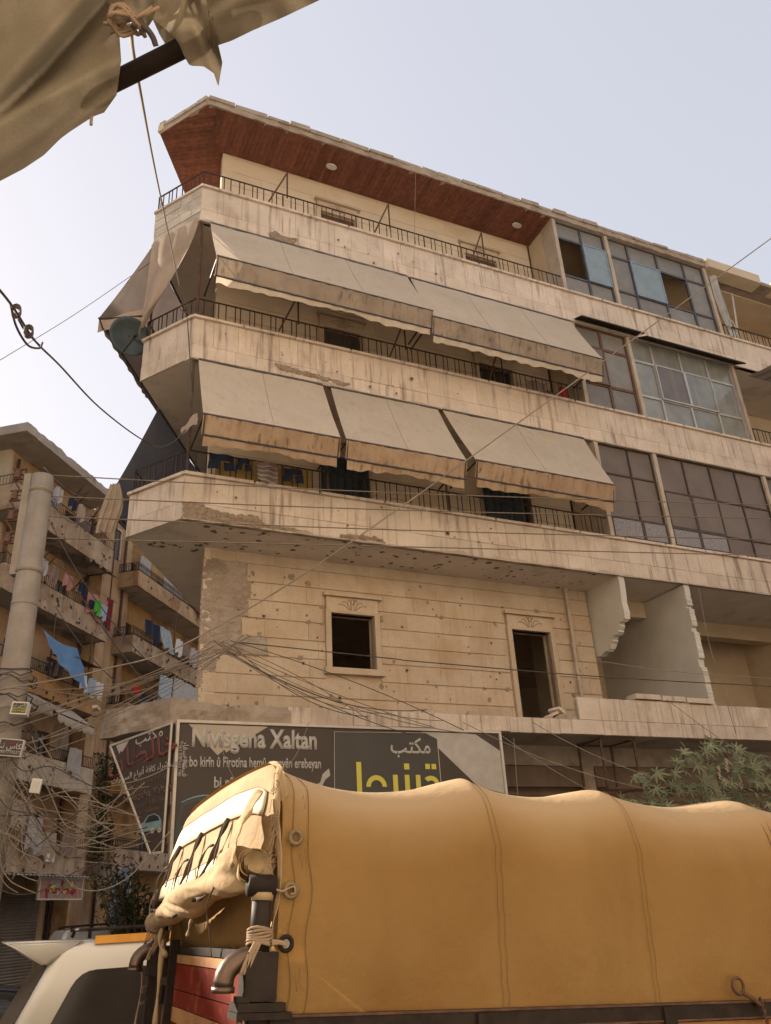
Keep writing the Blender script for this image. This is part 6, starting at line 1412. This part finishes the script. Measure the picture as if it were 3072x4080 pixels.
def lined(px): return -((px[0]-220)*95+(px[1]-190)*190)/212.0
def lift(px): t = max(0.0, min(1.0, (lined(px)-26)/60)); return t*t*(3-2*t)
def h1(px, u, v): k = lift(px); return 3.572+k*(.05+.00035*max(0, lined(px)-26))+k*(.09*fold(px, (0, 255), (225, 0), 22)-.05*fold(px, (0, 200), (180, 0), 30))+.012*fold(px, (70, 320), (190, 225), 12)+.008*nz(px[0]*.015, px[1]*.015)-.012*fold(px, (0, 340), (190, 240), 20)
sheet([(-200, 500), (0, 391), (50, 365), (95, 335), (130, 300), (150, 285), (185, 262), (205, 250), (225, 243), (252, 205)], [(-200, -260), (-60, -260), (20, -260), (90, -260), (140, -260), (180, -200), (210, -120), (235, -40), (255, 30), (262, 130)], 70, 50, h1, 'left_sheet')
def h2(px, u, v): k = lift(px); return 3.572+k*(.05+.00035*max(0, lined(px)-26))+.010*nz(px[0]*.025, px[1]*.02)+k*(.05*fold(px, (420, 90), (470, -40), 18)-.04*fold(px, (380, 60), (420, -60), 14))+.03*fold(px, (470, 130), (440, 60), 12)
sheet([(392, 92), (400, 125), (410, 142), (440, 143), (462, 158), (472, 188), (481, 132), (455, 108), (470, 98), (500, 88), (545, 66), (610, 38), (690, 0), (780, -50)], [(330, 40), (345, 0), (360, -60), (380, -120), (400, -200), (420, -240), (450, -250), (480, -250), (520, -250), (580, -250), (640, -250), (720, -250), (800, -250), (900, -250)], 70, 30, h2, 'right_sheet')
sheet([(265, 62), (285, 40), (300, 50), (318, 62), (332, 40), (360, 20)], [(120, -200), (200, -220), (260, -220), (300, -220), (340, -220), (400, -220)], 20, 20, lambda px, u, v: 3.70+.05*v+.02*nz(px[0]*.04, px[1]*.04), 'upper_sheet')
sheet([(330, 42), (345, 75), (360, 100), (385, 108), (395, 108)], [(330, 20), (360, 30), (385, 45), (400, 60), (415, 85)], 14, 8, lambda px, u, v: 3.68-.05*u+.015*nz(px[0]*.06), 'torn_tongue')
mb = MB()
for k in range(7):
    c = hz(275, 45, 3.58)-AO; a = rnd.uniform(0, 3); mb.tube(cat_rom([c+Vector((.035*math.cos(a+q*1.1), .03*math.sin(a+q*1.3), .02*math.sin(q*2+k))) for q in range(6)], 4), .0045, 5)
for (u0, v0, u1, v1) in ((275, 45, 225, 50), (275, 45, 345, 15), (275, 45, 240, 70), (290, 40, 330, 15)): mb.tube(sagline(hz(u0, v0, 3.58)-AO, hz(u1, v1, 3.60)-AO, .004, 6), .0045, 5)
mb.build('rope_knot', ROPE, AW, True)
MB().tube(cat_rom([hz(290, 42, 3.58)-AO, hz(315, 60, 3.56)-AO, hz(330, 80, 3.55)-AO, hz(337, 100, 3.54)-AO], 5), .007, 6).build('cable_end', WIRED, AW, True)
MB().tube(cat_rom([hz(198, 250, 3.52)-AO, hz(197, 262, 3.50)-AO, hz(197, 270, 3.49)-AO], 4), .004, 4).build('thread', ROPE, AW, True)
